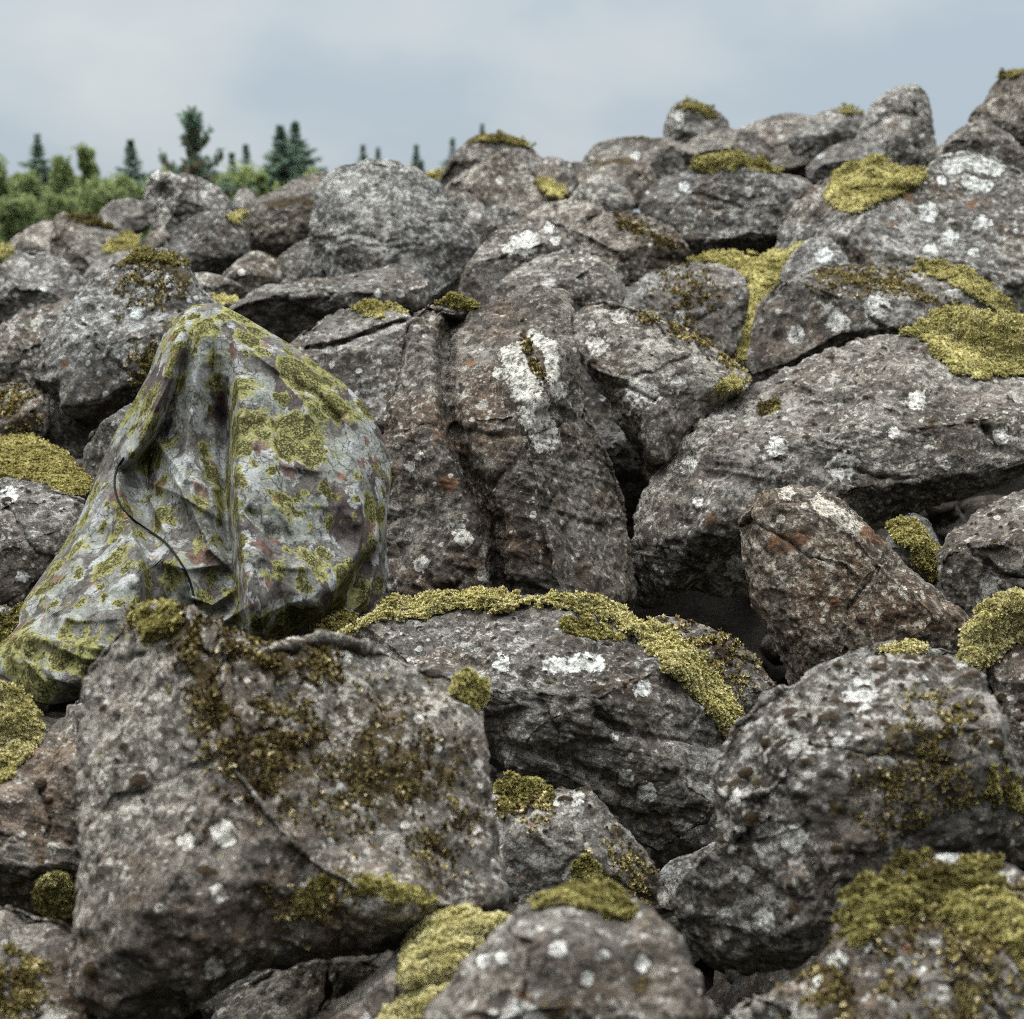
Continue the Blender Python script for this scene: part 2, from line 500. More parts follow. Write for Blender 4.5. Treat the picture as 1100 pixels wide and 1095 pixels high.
def boulder(key, label, poly, d, thick=0.8, lean=0.15, facets=(), nf=6, seed=None, lichen=0.6, brown=0.5, tone=None, warm=None,
            white=(), rust=(), moss=(), tufts=0, grooves=(), bulges=(), rough=1.0, name='boulder', strata=0.0):
    SEED[0] += 1
    sd = SEED[0] * 17 if seed is None else seed
    rng = np.random.default_rng(sd)
    cx, cy = centroid(poly)
    sp = smooth_closed(poly, 14)
    target = polar_radius(sp[:, 0], sp[:, 1], cx, cy, 2)
    rp = target.mean()
    level = 7 if rp > 95 else (6 if rp > 38 else 5)
    dirs, tris = ico(level)
    m = d / F
    R = rp * m
    D = R * thick
    X, Y, Z = dirs[:, 0], dirs[:, 1], dirs[:, 2]
    p = 2.35
    s = (np.abs(X) ** p + np.abs(Y) ** p + np.abs(Z) ** p) ** (-1 / p)
    th = np.arctan2(-Y, X)
    rad = sample_polar(target, th) * m
    v = np.stack([X * s * rad, Y * s * rad, Z * s * D], 1)
    # broken faces
    fl = [(np.array((f[0], f[2], f[1]), float), f[3]) for f in facets]      # facets are (right, towards the viewer, up, depth)
    for _ in range(nf + 4):
        n = rng.normal(size=3)
        fl.append((n, rng.uniform(0.70, 0.93)))
    if not facets:
        for ang in rng.uniform(0, 2 * math.pi, 3):
            fl.append((np.array((0.7 * math.cos(ang), 0.7 * math.sin(ang) + 0.15, 0.8)), rng.uniform(0.62, 0.74)))
    for n, off in fl:
        n = n / np.linalg.norm(n)
        dd = v @ n
        c = off * dd.max()
        ex = np.maximum(dd - c, 0)
        v = v - np.multiply.outer(ex * 0.95, n)
    u = v / R
    nrm = vertex_normals(v, tris)
    v = v + nrm * (R * 0.060 * fbm(u * 1.2 + sd, sd, 3, 0.5))[:, None]
    v = v - nrm * (R * 0.022 * np.clip(fbm(u * 2.6 + sd, sd + 9, 3, 0.55, True) - 0.35, 0, 2))[:, None] * rough
    # fit the outline
    for it in range(3):
        dep = d - v[:, 2] + lean * v[:, 1]
        px = v[:, 0] / dep * F
        py = -v[:, 1] / dep * F
        act = polar_radius(px, py, 0, 0, 2)
        k = sample_polar(target, np.arctan2(py, px)) / np.maximum(sample_polar(act, np.arctan2(py, px)), 1e-6)
        v[:, 0] *= k
        v[:, 1] *= k
    dep = d - v[:, 2] + lean * v[:, 1]
    px = cx + v[:, 0] / dep * F
    py = cy - v[:, 1] / dep * F
    front = v[:, 2] > -0.15 * D
    for line, w, amt in grooves:
        dist, _, _ = dist_polyline(px, py, line)
        dep = dep + np.where(front, amt * np.exp(-(dist / w) ** 2), 0)
    for bx, by, br, amt in bulges:
        q = np.hypot(px - bx, py - by) / br
        dep = dep - np.where(front, amt * np.clip(1 - q * q, 0, 1) ** 1.6, 0)
    if rp > 55:                                   # old cracks across the visible face
        for _ in range(2):
            a0 = rng.uniform(0, math.pi); rr = rp * rng.uniform(0.5, 0.9)
            oc = rng.normal(0, rp * 0.3, 2)
            tt = np.linspace(-1, 1, 9)
            jx = np.cumsum(rng.normal(0, rp * 0.05, 9)); jy = np.cumsum(rng.normal(0, rp * 0.05, 9))
            ln = np.stack([cx + oc[0] + math.cos(a0) * rr * tt + jx, cy + oc[1] + math.sin(a0) * rr * tt * 0.8 + jy], 1)
            dist, side, al = dist_polyline(px, py, ln)
            w = max(2.2, rp * 0.02)
            tp = np.clip(np.minimum(al, 1 - al) * 5, 0, 1)
            dep = dep + np.where(front, tp * (0.011 * np.exp(-(dist / w) ** 2) + rng.uniform(0.0, 0.004) * np.exp(-dist / (8 * w)) * (side > 0)), 0)
    P = unproject(px, py, dep)
    # weathered surface
    nrm = vertex_normals(P, tris)
    o = P - P.mean(0)
    fine = 0.0050 * fbm(o / 0.07 + sd, sd + 21, 4, 0.6)
    fine = fine - 0.0065 * np.clip(fbm(o / 0.12 + sd, sd + 27, 3, 0.5, True) - 0.55, 0, 2)
    fine = fine + 0.0030 * fbm(o / 0.016 + sd, sd + 33, 2, 0.6)
    fine = fine + 0.0036 * fbm(o / 0.034 + sd, sd + 51, 2, 0.6)
    if strata:
        tilt = np.array((0.25, 0.2, 1.0))
        fine = fine + strata * fbm(np.stack([(o @ tilt) / 0.03, o[:, 0] / 0.4, o[:, 1] / 0.4], 1) + sd, sd + 5, 3, 0.5, True)
    fine = fine * min(1.0, R / 0.22) * rough
    P = P + nrm * fine[:, None]
    nrm = vertex_normals(P, tris)
    px, py, dep = project(P)
    view = (CAM - P)
    view /= np.linalg.norm(view, axis=1, keepdims=True)
    facing = (nrm * view).sum(1)
    attrs = {}
    for an, lst in (('mark_white', white), ('mark_rust', rust), ('mark_moss', moss)):
        a = np.zeros(len(P))
        for c in lst:
            if isinstance(c[0], (tuple, list)):        # polyline with radius
                dist, _, _ = dist_polyline(px, py, c[0]); q = 1 - dist / c[1]
            else:
                q = 1 - np.hypot(px - c[0], py - c[1]) / c[2]
            a = np.maximum(a, np.where(facing > -0.2, q, 0))
        attrs[an] = np.clip(a, 0, 1)
    tf = np.zeros(len(P))
    if tufts:
        w = np.clip(nrm[:, 2] - 0.15, 0, 1) * (facing > -0.1)
        if w.sum() > 0:
            ids = rng.choice(len(P), int(tufts * 1.6), p=w / w.sum())
            for i in ids:
                rr = 0.0035 + 0.011 * rng.random() ** 2.4
                e = np.array((1.0 + rng.random(), 1.0, 1.0))
                q = 1 - np.linalg.norm((P - P[i]) / e, axis=1) / rr
                tf = np.maximum(tf, q)
            tf = np.clip(tf, 0, 1)
            P = P + nrm * (0.007 * np.sqrt(tf))[:, None]
    attrs['tuft'] = tf
    base = P.mean(0)
    base[2] = P[:, 2].min()
    ob = mesh_object(name, P, tris, ROCK, None, base, True, attrs)
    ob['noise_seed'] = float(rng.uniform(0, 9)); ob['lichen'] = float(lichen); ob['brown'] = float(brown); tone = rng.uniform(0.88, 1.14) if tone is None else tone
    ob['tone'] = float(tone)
    ob['grain'] = float(rng.uniform(0.78, 1.25) * (4.6 / max(d, 3.2)) ** 0.45); ob['warm'] = float(rng.uniform(0.0, 0.75) if warm is None else warm)
    ob['_org'] = [float(x) for x in base]
    tag(ob, label, 'boulder', GROUP)
    STONES[key] = dict(ob=ob, P=P, N=nrm, px=px, py=py, dep=dep, facing=facing, poly=poly, d=d, R=R, base=base, org=base)
    return ob


# ------------------------------------------------------------------ moss
def tuft_mesh(pts, nrm, size, rng, blades=6, shade=None):
    """little star shaped shoots"""
    n = len(pts)
    size = np.broadcast_to(size, (n,))
    nrm = nrm / np.maximum(np.linalg.norm(nrm, axis=1, keepdims=True), 1e-9)
    ref = np.where(np.abs(nrm[:, 2:3]) > 0.8, np.array([[1.0, 0, 0]]), np.array([[0, 0, 1.0]]))
    t1 = np.cross(nrm, ref); t1 /= np.linalg.norm(t1, axis=1, keepdims=True)
    t2 = np.cross(nrm, t1)
    V, S = [], []
    if shade is None: shade = np.full(n, 0.6)
    for b in range(blades):
        a = rng.uniform(0, 2 * math.pi, n)
        dirx = t1 * np.cos(a)[:, None] + t2 * np.sin(a)[:, None]
        sp = rng.uniform(0.25, 1.2, n)[:, None]
        axis = nrm + dirx * sp
        axis /= np.linalg.norm(axis, axis=1, keepdims=True)
        side = np.cross(axis, nrm + 1e-3); side /= np.maximum(np.linalg.norm(side, axis=1, keepdims=True), 1e-9)
        L = (size * rng.uniform(0.6, 1.2, n))[:, None]
        w = L * 0.34
        p0 = pts - nrm * L * 0.3
        mid = p0 + axis * L * 0.6
        V.append(np.stack([p0 + side * w * 0.4, mid - side * w, p0 + axis * L * 1.15, mid + side * w], 1))
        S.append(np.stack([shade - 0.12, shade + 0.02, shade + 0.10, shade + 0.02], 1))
    V = np.concatenate(V).reshape(-1, 3)
    S = np.concatenate(S).reshape(-1)
    Fq = np.arange(len(V)).reshape(-1, 4)
    return V, Fq, S


def depth_map(keys, x0, y0, x1, y1, step):
    nx, ny = int((x1 - x0) / step) + 1, int((y1 - y0) / step) + 1
    Z = np.full((ny, nx), np.inf)
    for k in keys:
        s = STONES[k]
        i = ((s['px'] - x0) / step + 0.5).astype(int); j = ((s['py'] - y0) / step + 0.5).astype(int)
        ok = (i >= 0) & (i < nx) & (j >= 0) & (j < ny) & (s['facing'] > -0.05)
        np.minimum.at(Z, (j[ok], i[ok]), s['dep'][ok])
    for _ in range(400):
        bad = ~np.isfinite(Z)
        if not bad.any(): break
        zz = np.where(bad, 0, Z)
        acc = np.zeros_like(Z); cnt = np.zeros_like(Z)
        for dy, dx in ((0, 1), (0, -1), (1, 0), (-1, 0)):
            a = np.roll(zz, (dy, dx), (0, 1)); c = np.roll((~bad).astype(float), (dy, dx), (0, 1))
            if dy == 1: a[0] = 0; c[0] = 0
            if dy == -1: a[-1] = 0; c[-1] = 0
            if dx == 1: a[:, 0] = 0; c[:, 0] = 0
            if dx == -1: a[:, -1] = 0; c[:, -1] = 0
            acc += a; cnt += c
        new = bad & (cnt > 0)
        Z[new] = acc[new] / cnt[new]
    for _ in range(10):
        Zp = np.pad(Z, 1, mode='edge')
        Z = (Zp[:-2, 1:-1] + Zp[2:, 1:-1] + Zp[1:-1, :-2] + Zp[1:-1, 2:] + Z * 2) / 6
    return Z


MSEED = [0]


def moss_pad(poly, keys=(), parent=None, t=0.03, shade=0.6, plane=None, size=0.0055, dens=2.0, name='moss_cushion',
             label=None, lump=1.0, edge=1.0, push=0.0, ragged=3.5):
    """a cushion of moss growing over the stones named in keys"""
    MSEED[0] += 1
    sd = 500 + MSEED[0] * 13
    rng = np.random.default_rng(sd)
    sp = smooth_closed(poly, 8)
    x0, y0 = sp.min(0) - 6
    x1, y1 = sp.max(0) + 6
    step = float(np.clip(max(x1 - x0, y1 - y0) / 90, 1.2, 2.4))
    nx, ny = int((x1 - x0) / step) + 1, int((y1 - y0) / step) + 1
    gx, gy = np.meshgrid(x0 + np.arange(nx) * step, y0 + np.arange(ny) * step)
    if plane is not None:
        f = (gy - y0) / max(y1 - y0, 1)
        Z = plane[0] * (1 - f) + plane[1] * f
    else:
        Z = depth_map(keys, x0, y0, x1, y1, step)
    Z = Z - push
    dist, _, _ = dist_polyline(gx, gy, np.concatenate([sp, sp[:1]]))
    ins = inside_poly(gx, gy, sp)
    sgn = np.where(ins, dist, -dist)
    dm = float(np.median(Z[ins])) if ins.any() else float(np.median(Z))
    m = dm / F
    P0 = unproject(gx.ravel(), gy.ravel(), Z.ravel())
    n_edge = fbm(P0 / 0.035 + sd, sd, 4, 0.65).reshape(gx.shape)
    sgn = sgn + n_edge * ragged
    ins = sgn > 0
    Rp = max(sgn.max(), 1.0)
    q = np.clip(sgn / (Rp * 0.75 * edge), 0, 1)
    prof = np.sqrt(np.clip(1 - (1 - q) ** 2, 0, 1))
    lum = 0.75 + 0.42 * lump * fbm(P0 / 0.05 + sd, sd + 2, 3, 0.5).reshape(gx.shape)
    T = t * prof * np.clip(lum, 0.25, 1.6) - 0.004
    T = T + 0.0035 * fbm(P0 / 0.010 + sd, sd + 4, 2, 0.6).reshape(gx.shape) * (q > 0.05)
    idx = -np.ones(gx.shape, int)
    idx[ins] = np.arange(ins.sum())
    front = unproject(gx[ins], gy[ins], (Z - T)[ins])
    back = unproject(gx[ins], gy[ins], (Z + np.maximum(T, 0) * 0.8 + 0.006)[ins])
    c = ins[:-1, :-1] & ins[1:, :-1] & ins[:-1, 1:] & ins[1:, 1:]
    a, b, cc, dd = idx[:-1, :-1][c], idx[1:, :-1][c], idx[1:, 1:][c], idx[:-1, 1:][c]
    q1 = np.stack([a, b, cc, dd], 1)
    nv = len(front)
    # normals of the front sheet
    tri = np.concatenate([q1[:, :3], q1[:, [0, 2, 3]]])
    nf = vertex_normals(front, tri)
    vv = CAM - front
    flip = (nf * vv).sum(1).mean() < 0
    if flip: nf = -nf; q1 = q1[:, ::-1]
    q2 = q1[:, ::-1] + nv
    # close the rim
    e = np.concatenate([q1[:, [0, 1]], q1[:, [1, 2]], q1[:, [2, 3]], q1[:, [3, 0]]])
    es = np.sort(e, 1)
    key = es[:, 0].astype(np.int64) * (nv + 1) + es[:, 1]
    u, inv, cnt = np.unique(key, return_inverse=True, return_counts=True)
    rim = e[cnt[inv] == 1]
    q3 = np.stack([rim[:, 1], rim[:, 0], rim[:, 0] + nv, rim[:, 1] + nv], 1)
    V0 = np.concatenate([front, back])
    F0 = np.concatenate([q1, q2, q3])
    sh_low = fbm(front / 0.09 + sd, sd + 7, 3, 0.5) * 0.10
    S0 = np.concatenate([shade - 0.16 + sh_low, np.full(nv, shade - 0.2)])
    # shoots
    used = np.unique(q1)
    area_px = len(used) * step * step
    ntf = int(np.clip(area_px * dens * 0.42 * max(1.0, 1.0), 60, 30000))
    pick = rng.choice(used, ntf)
    jx = rng.uniform(-0.5, 0.5, ntf) * step * m
    jy = rng.uniform(-0.5, 0.5, ntf) * step * m
    pts = front[pick] + np.multiply.outer(jx, RGT) + np.multiply.outer(jy, UPV)
    nn = nf[pick] + np.array((0, 0, 0.45)) + rng.normal(0, 0.25, (ntf, 3))
    # shoots sit on little heads, so the surface reads as grains
    head = fbm(pts / max(0.010, 3.2 * m) + sd, sd + 8, 2, 0.5)
    shv = shade + sh_low[pick] + 0.08 * head + rng.normal(0, 0.04, ntf)
    ss = np.maximum(size, m * 1.7) * (1 + 0.3 * head)
    pts = pts + nn / np.linalg.norm(nn, axis=1, keepdims=True) * (0.5 * ss * head)[:, None]
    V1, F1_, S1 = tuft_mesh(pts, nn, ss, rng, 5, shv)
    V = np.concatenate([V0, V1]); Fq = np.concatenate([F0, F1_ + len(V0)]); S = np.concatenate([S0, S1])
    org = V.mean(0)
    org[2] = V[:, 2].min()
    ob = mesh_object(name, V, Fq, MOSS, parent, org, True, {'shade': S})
    ob['noise_seed'] = float(rng.uniform(0, 9))
    ob['_org'] = [float(x) for x in org]
    if parent is None: tag(ob, label, 'moss', 'moss cushions between the boulders')
    return ob


def scruff(key, marks, n, shade=0.3, size=0.009, spread=0.14, name='moss_tufts', blades=5, dry=0.6):
    """sparse dry moss and crust rooted straight on the stone: marks are (px,py,r) or (polyline, r)"""
    s = STONES[key]
    MSEED[0] += 1
    rng = np.random.default_rng(900 + MSEED[0] * 7)
    w = np.zeros(len(s['P']))
    for c in marks:
        if isinstance(c[0], (tuple, list)):
            dist, _, _ = dist_polyline(s['px'], s['py'], c[0]); q = 1 - dist / c[1]
        else:
            q = 1 - np.hypot(s['px'] - c[0], s['py'] - c[1]) / c[2]
        w = np.maximum(w, np.clip(q, 0, 1))
    clump = fbm(s['P'] / 0.03 + key.__len__(), 77, 3, 0.6)
    w = np.where(s['facing'] > 0.0, w, 0) * np.clip(clump + 0.25 + w * 0.5, 0, 1) ** 1.5
    if w.sum() <= 0: return
    ids = rng.choice(len(w), n, p=w / w.sum())
    pts = s['P'][ids] + rng.normal(0, 0.0015, (n, 3))
    nn = s['N'][ids] + np.array((0, 0, 0.35)) + rng.normal(0, 0.3, (n, 3))
    m = s['d'] / F
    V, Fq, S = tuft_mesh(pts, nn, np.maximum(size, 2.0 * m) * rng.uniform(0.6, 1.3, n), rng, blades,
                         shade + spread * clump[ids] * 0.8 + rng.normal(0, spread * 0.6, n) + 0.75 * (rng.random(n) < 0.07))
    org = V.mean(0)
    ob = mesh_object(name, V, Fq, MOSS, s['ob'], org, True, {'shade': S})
    ob['dry'] = float(dry)
    ob['noise_seed'] = float(rng.uniform(0, 9))


# ------------------------------------------------------------------ the stones, nearest first
B = boulder
# foreground
B('F1', 'huge blocky grey boulder with brown moss down its ridge, in front of the camouflage cloth',
  [(150, 652), (195, 648), (235, 670), (285, 690), (340, 684), (395, 694), (440, 714), (490, 728), (520, 760), (527, 840), (538, 930),
   (540, 972), (490, 988), (440, 1012), (400, 1024), (330, 1034), (270, 1046), (230, 1072), (190, 1100), (150, 1118), (110, 1098), (75, 1075),
   (65, 1030), (80, 985), (85, 920), (82, 850), (82, 790), (85, 752), (95, 722), (120, 690), (138, 664)],
  2.95, 0.80, 0.25, [(-0.66, 0.70, 0.28, 0.72), (0.52, 0.76, 0.40, 0.60), (0.1, 0.55, -0.83, 0.93)], -4,
  lichen=0.7, brown=0.6, warm=0.6, white=[(303, 803, 9), (512, 889, 11), (450, 772, 8), (470, 803, 9), (230, 1040, 18), (200, 905, 16), (365, 705, 20), (240, 895, 20), (235, 960, 14), (110, 835, 10)],
  moss=[([(195, 690), (225, 740), (250, 800), (275, 860)], 40), ([(160, 665), (230, 690), (300, 715), (350, 710)], 34), (420, 830, 140), (310, 830, 75), (400, 800, 55),
        (340, 965, 50), ([(380, 955), (440, 955), (465, 972)], 22), (480, 830, 45)],
  tufts=25, bulges=[(400, 985, 95, 0.045), (440, 975, 60, 0.03), (190, 960, 110, 0.03)], grooves=[([(205, 700), (235, 790), (290, 880)], 14, 0.012)])
B('F2', 'rounded grey boulder at the bottom with a mossy cap and pale lichen disc',
  [(455, 1095), (480, 1058), (520, 1010), (560, 975), (600, 957), (640, 951), (690, 965), (725, 995), (745, 1030), (760, 1070), (775, 1100),
   (760, 1160), (620, 1200), (470, 1160)],
  2.42, 0.8, 0.4, [(0, 0.5, 0.86, 0.8)], 5, lichen=0.55, brown=0.5, rust=[(560, 1070, 14)], white=[(430 + 110, 1030, 10), (600, 1020, 14), (632, 1052, 9), (520, 1033, 12), (690, 1035, 14)],
  moss=[(600, 1085, 40), (690, 1060, 30)])
B('F3', 'low grey boulder at the bottom edge carrying two yellow moss cushions',
  [(320, 1120), (378, 1064), (432, 1022), (480, 990), (530, 985), (560, 1040), (545, 1130), (430, 1180)],
  2.72, 0.8, 0.3, [(-0.3, 0.5, 0.8, 0.75)], 4, lichen=0.6, brown=0.4)
B('F1u', 'dark stone in the shadow beneath the huge blocky foreground boulder',
  [(225, 1105), (260, 1060), (320, 1030), (390, 1010), (450, 1010), (450, 1080), (380, 1140), (280, 1165)],
  3.2, 0.7, 0.2, (), 5, lichen=0.5)
B('R2', 'moss-carpeted boulder at the bottom right corner below the big dome boulder',
  [(785, 1090), (830, 1062), (875, 1035), (898, 1000), (938, 950), (1000, 922), (1060, 920), (1110, 945), (1180, 1000), (1200, 1100),
   (1100, 1190), (900, 1190), (780, 1140)],
  2.55, 0.75, 0.45, [(-0.2, 0.6, 0.75, 0.75)], 5, lichen=0.5, brown=0.8, moss=[(980, 985, 90), (1060, 1010, 80), (900, 1070, 60), (1040, 1080, 60)],
  white=[(985, 988, 7), (900, 1035, 20), (880, 1055, 12)], rust=[(975, 1018, 18)])
B('R1', 'big dome-shaped grey boulder at lower right speckled with brown tufts',
  [(725, 962), (743, 930), (765, 915), (770, 880), (768, 830), (790, 780), (830, 745), (890, 714), (960, 703), (1020, 705), (1055, 725),
   (1076, 762), (1092, 810), (1102, 860), (1110, 910), (1090, 940), (1040, 950), (960, 970), (905, 1000), (880, 1022), (850, 1040), (800, 1045), (760, 1030), (733, 1000)],
  3.05, 0.75, 0.22, [(0, 0.55, 0.83, 0.74), (0.5, 0.75, -0.45, 0.72), (-0.45, 0.8, -0.2, 0.8)], 4, lichen=0.75, brown=0.45, tufts=80,
  white=[(850, 900, 24), (790, 855, 10), (820, 990, 18), (780, 985, 16), (800, 940, 14), (900, 800, 12), (925, 745, 25)], moss=[(1010, 745, 14), (985, 735, 10), (1070, 850, 30), (960, 790, 30), (960, 840, 40), (895, 870, 25)])
B('L19', 'grey boulder with tan lichen in the bottom left corner',
  [(-50, 1010), (0, 975), (40, 985), (75, 995), (105, 1050), (95, 1120), (20, 1170), (-50, 1130)],
  2.85, 0.8, 0.3, (), 6, lichen=0.7, brown=0.9, moss=[(20, 1060, 30), (50, 1040, 20)])
B('L18', 'sloping streaked boulder at the left edge under the cloth tail',
  [(-60, 850), (-20, 812), (20, 796), (50, 785), (88, 752), (120, 790), (115, 930), (85, 990), (40, 990), (0, 985), (-50, 950)],
  3.4, 0.75, 0.45, [(-0.3, 0.6, 0.75, 0.7)], 4, lichen=0.45, brown=0.8, strata=0.006, tufts=20, moss=[(70, 795, 8), (45, 925, 12), (20, 950, 25)])
B('R3', 'grey boulder at the right edge behind the big dome boulder',
  [(1058, 722), (1080, 690), (1120, 672), (1180, 700), (1200, 800), (1150, 890), (1095, 855), (1088, 800), (1072, 760)],
  3.7, 0.8, 0.3, (), 5, lichen=0.4, tufts=25)
B('C2', 'rough stone with moss on its shoulder wedged beneath the moss-edged slab',
  [(520, 850), (560, 862), (600, 845), (640, 855), (680, 900), (715, 950), (722, 978), (640, 1010), (560, 1010), (530, 985), (515, 920)],
  3.65, 0.7, 0.3, [(0.5, 0.8, 0.2, 0.75), (-0.5, 0.7, 0.4, 0.75)], 5, lichen=0.8, brown=0.7, rust=[(568, 885, 8), (560, 945, 6)], white=[(620, 858, 12), (600, 862, 10), (530, 872, 7)],
  moss=[(560, 855, 28), (660, 890, 16)], tufts=15)
B('C1', 'wide flat-topped slab boulder edged with yellow moss at the centre front',
  [(366, 700), (385, 676), (420, 656), (470, 644), (540, 640), (600, 641), (650, 655), (700, 678), (750, 718), (788, 758), (782, 800), (768, 868), (748, 885),
   (708, 912), (672, 892), (640, 858), (600, 846), (560, 836), (530, 812), (515, 775), (470, 765), (410, 745), (375, 722)],
  3.95, 0.8, 0.40, [(0.05, 0.5, 0.86, 0.52), (0.15, 0.8, -0.55, 0.66), (0.8, 0.4, 0.3, 0.8)], 3, lichen=0.5, brown=0.5, tufts=55, strata=0.004,
  white=[([(590, 715), (640, 712)], 14), (510, 740, 12), (695, 850, 16), (672, 835, 12), (760, 735, 22), (690, 740, 14), (540, 712, 14), (660, 790, 8)],
  grooves=[([(640, 770), (680, 790), (730, 800), (770, 800)], 7, 0.02), ([(540, 800), (600, 812), (680, 855)], 8, 0.018)])
B('R1b', 'small grey stone just above the big dome boulder topped with a moss tuft',
  [(870, 722), (920, 698), (960, 688), (1000, 695), (1035, 706), (1010, 745), (920, 755)], 3.75, 0.8, 0.2, (), 4, lichen=0.4, tufts=12)
B('C3', 'small knobbly stone in the dark hole left of the big dome boulder',
  [(706, 945), (722, 925), (748, 915), (770, 905), (785, 940), (760, 970), (718, 980)], 3.7, 0.8, 0.2, (), 5, lichen=1.0)
B('C4', 'shadowed stone at the back of the hole between slab and dome boulder',
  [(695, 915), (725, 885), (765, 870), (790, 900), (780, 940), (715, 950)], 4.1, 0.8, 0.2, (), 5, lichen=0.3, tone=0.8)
B('C1b', 'dark crusted stone in the hollow behind the right end of the moss-edged slab',
  [(695, 672), (725, 664), (765, 676), (800, 694), (828, 728), (838, 752), (800, 800), (770, 800), (720, 760)],
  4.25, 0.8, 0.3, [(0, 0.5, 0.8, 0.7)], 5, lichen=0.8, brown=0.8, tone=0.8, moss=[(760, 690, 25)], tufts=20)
B('K5', 'leaning hump-backed boulder with orange stains and white lichen at the right',
  [(793, 572), (800, 548), (820, 530), (850, 522), (890, 530), (920, 552), (945, 578), (980, 610), (1012, 640), (1042, 668), (1035, 700),
   (1000, 730), (930, 748), (855, 745), (838, 715), (818, 665), (800, 620)],
  4.35, 0.8, 0.15, [(0.05, 1, 0.1, 0.84)], -3, lichen=0.6, brown=1.0, tone=0.95, warm=1.0,
  white=[([(880, 540), (905, 555), (920, 568)], 14), (865, 543, 6), (892, 547, 7), (839, 558, 7), (970, 635, 7), (845, 530, 12)],
  rust=[([(835, 585), (862, 578)], 20), ([(928, 572), (950, 580)], 14), (920, 603, 9), (800, 560, 9), (895, 650, 12)])
B('L17', 'dark stone at the left edge with a bright top, beside the camouflage cloth',
  [(-60, 570), (-25, 522), (20, 514), (60, 527), (94, 540), (100, 570), (75, 610), (50, 635), (20, 658), (-20, 668), (-60, 630)],
  4.95, 0.75, 0.4, [(0, 0.4, 0.9, 0.68), (0.2, 0.8, -0.5, 0.75)], 4, lichen=0.6, tufts=25, white=[(10, 532, 14), (25, 620, 10)])
B('L17b', 'small dark stone low at the left edge under green moss',
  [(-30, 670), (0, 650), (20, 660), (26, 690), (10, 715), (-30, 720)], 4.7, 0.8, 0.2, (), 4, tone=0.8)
B('K6', 'grey boulder at the right edge under the cave of the long slab',
  [(1006, 604), (1020, 575), (1045, 553), (1075, 536), (1110, 524), (1160, 540), (1180, 600), (1150, 660), (1095, 672), (1045, 672), (1018, 645)],
  4.6, 0.8, 0.3, [(-0.3, 0.5, 0.8, 0.72)], 5, lichen=0.55, tufts=30)
B('K7', 'little stone with a green moss flank in the cave mouth of the long slab',
  [(952, 580), (965, 562), (980, 551), (997, 560), (1008, 580), (1014, 610), (1000, 632), (970, 622), (950, 600)],
  4.95, 0.8, 0.25, (), 4, lichen=0.3)
B('K1', 'tall split boulder with a white lichen streak in the middle, right of the cloth',
  [(600, 311), (612, 328), (618, 375), (629, 436), (652, 489), (670, 544), (678, 600), (682, 650), (640, 700), (500, 710), (430, 700), (402, 650),
   (404, 540), (415, 450), (425, 400), (436, 350), (462, 328), (497, 334), (545, 320)],
  5.35, 0.75, 0.12, [(-0.22, 0.95, 0.1, 0.80), (0.74, 0.62, 0.12, 0.76), (-0.05, 0.5, 0.86, 0.86)], 0, lichen=0.42, brown=0.85, warm=0.6, strata=0.003, bulges=[(575, 420, 120, 0.07), (590, 560, 130, 0.06), (452, 480, 90, 0.04), (450, 600, 80, 0.03)],
  grooves=[([(497, 330), (482, 358), (476, 400), (484, 450), (500, 500), (530, 560), (540, 640)], 10, 0.12), ([(430, 420), (440, 520), (430, 600)], 10, 0.03),
           ([(600, 330), (605, 400), (640, 480), (660, 560)], 8, 0.02)],
  white=[([(553, 385), (566, 420), (586, 470)], 25), ([(572, 362), (590, 372), (594, 402)], 12), (535, 400, 9), (470, 533, 6), ([(493, 570), (500, 580)], 12),
         (453, 605, 13), (573, 553, 6), (440, 500, 9), (600, 420, 14), (545, 400, 10), (520, 620, 10), (450, 490, 8)],
  moss=[([(562, 355), (568, 385), (580, 405)], 8), (620, 330, 6)], rust=[(480, 520, 20), (470, 470, 14), (505, 390, 10)])
B('K4', 'long broad slab boulder overhanging a dark cave, yellow moss on its top',
  [(676, 590), (685, 545), (705, 510), (735, 468), (780, 430), (838, 400), (890, 376), (940, 361), (1000, 360), (1060, 380), (1110, 395), (1170, 430),
   (1170, 480), (1110, 506), (1060, 528), (1000, 545), (950, 562), (910, 590), (870, 625), (820, 642), (770, 640), (730, 640), (690, 655), (676, 628)],
  5.6, 0.85, 0.32, [(-0.12, 0.5, 0.86, 0.50), (0.0, 0.95, -0.1, 0.72), (0.15, 0.55, -0.82, 0.58), (-0.7, 0.6, 0.3, 0.8)], 3, lichen=0.7, brown=0.4, tufts=70, strata=0.004,
  grooves=[([(930, 400), (938, 440), (950, 470)], 4, 0.02), ([(1055, 420), (1050, 450), (1070, 480)], 4, 0.03)],
  white=[(905, 500, 24), (835, 480, 18), (960, 465, 10), (1075, 470, 14), (985, 430, 16), (750, 540, 10), (790, 610, 18), (740, 500, 14)], rust=[(765, 560, 14)])
B('K3', 'white-speckled boulder leaning right of the black crevice',
  [(613, 345), (624, 331), (650, 324), (690, 334), (730, 350), (770, 374), (806, 405), (798, 422), (765, 450), (735, 490), (712, 514), (695, 506),
   (674, 470), (645, 420), (624, 390)],
  5.72, 0.75, 0.25, [(-0.2, 0.8, 0.55, 0.62), (0.55, 0.45, 0.7, 0.78), (-0.6, 0.3, -0.74, 0.78)], 3, lichen=0.9, brown=0.7, warm=0.6, tufts=14,
  white=[(728, 412, 16), (745, 385, 8), (635, 350, 8), (665, 340, 14), (690, 420, 26), (640, 372, 16)], moss=[(665, 400, 8), (745, 350, 6)])
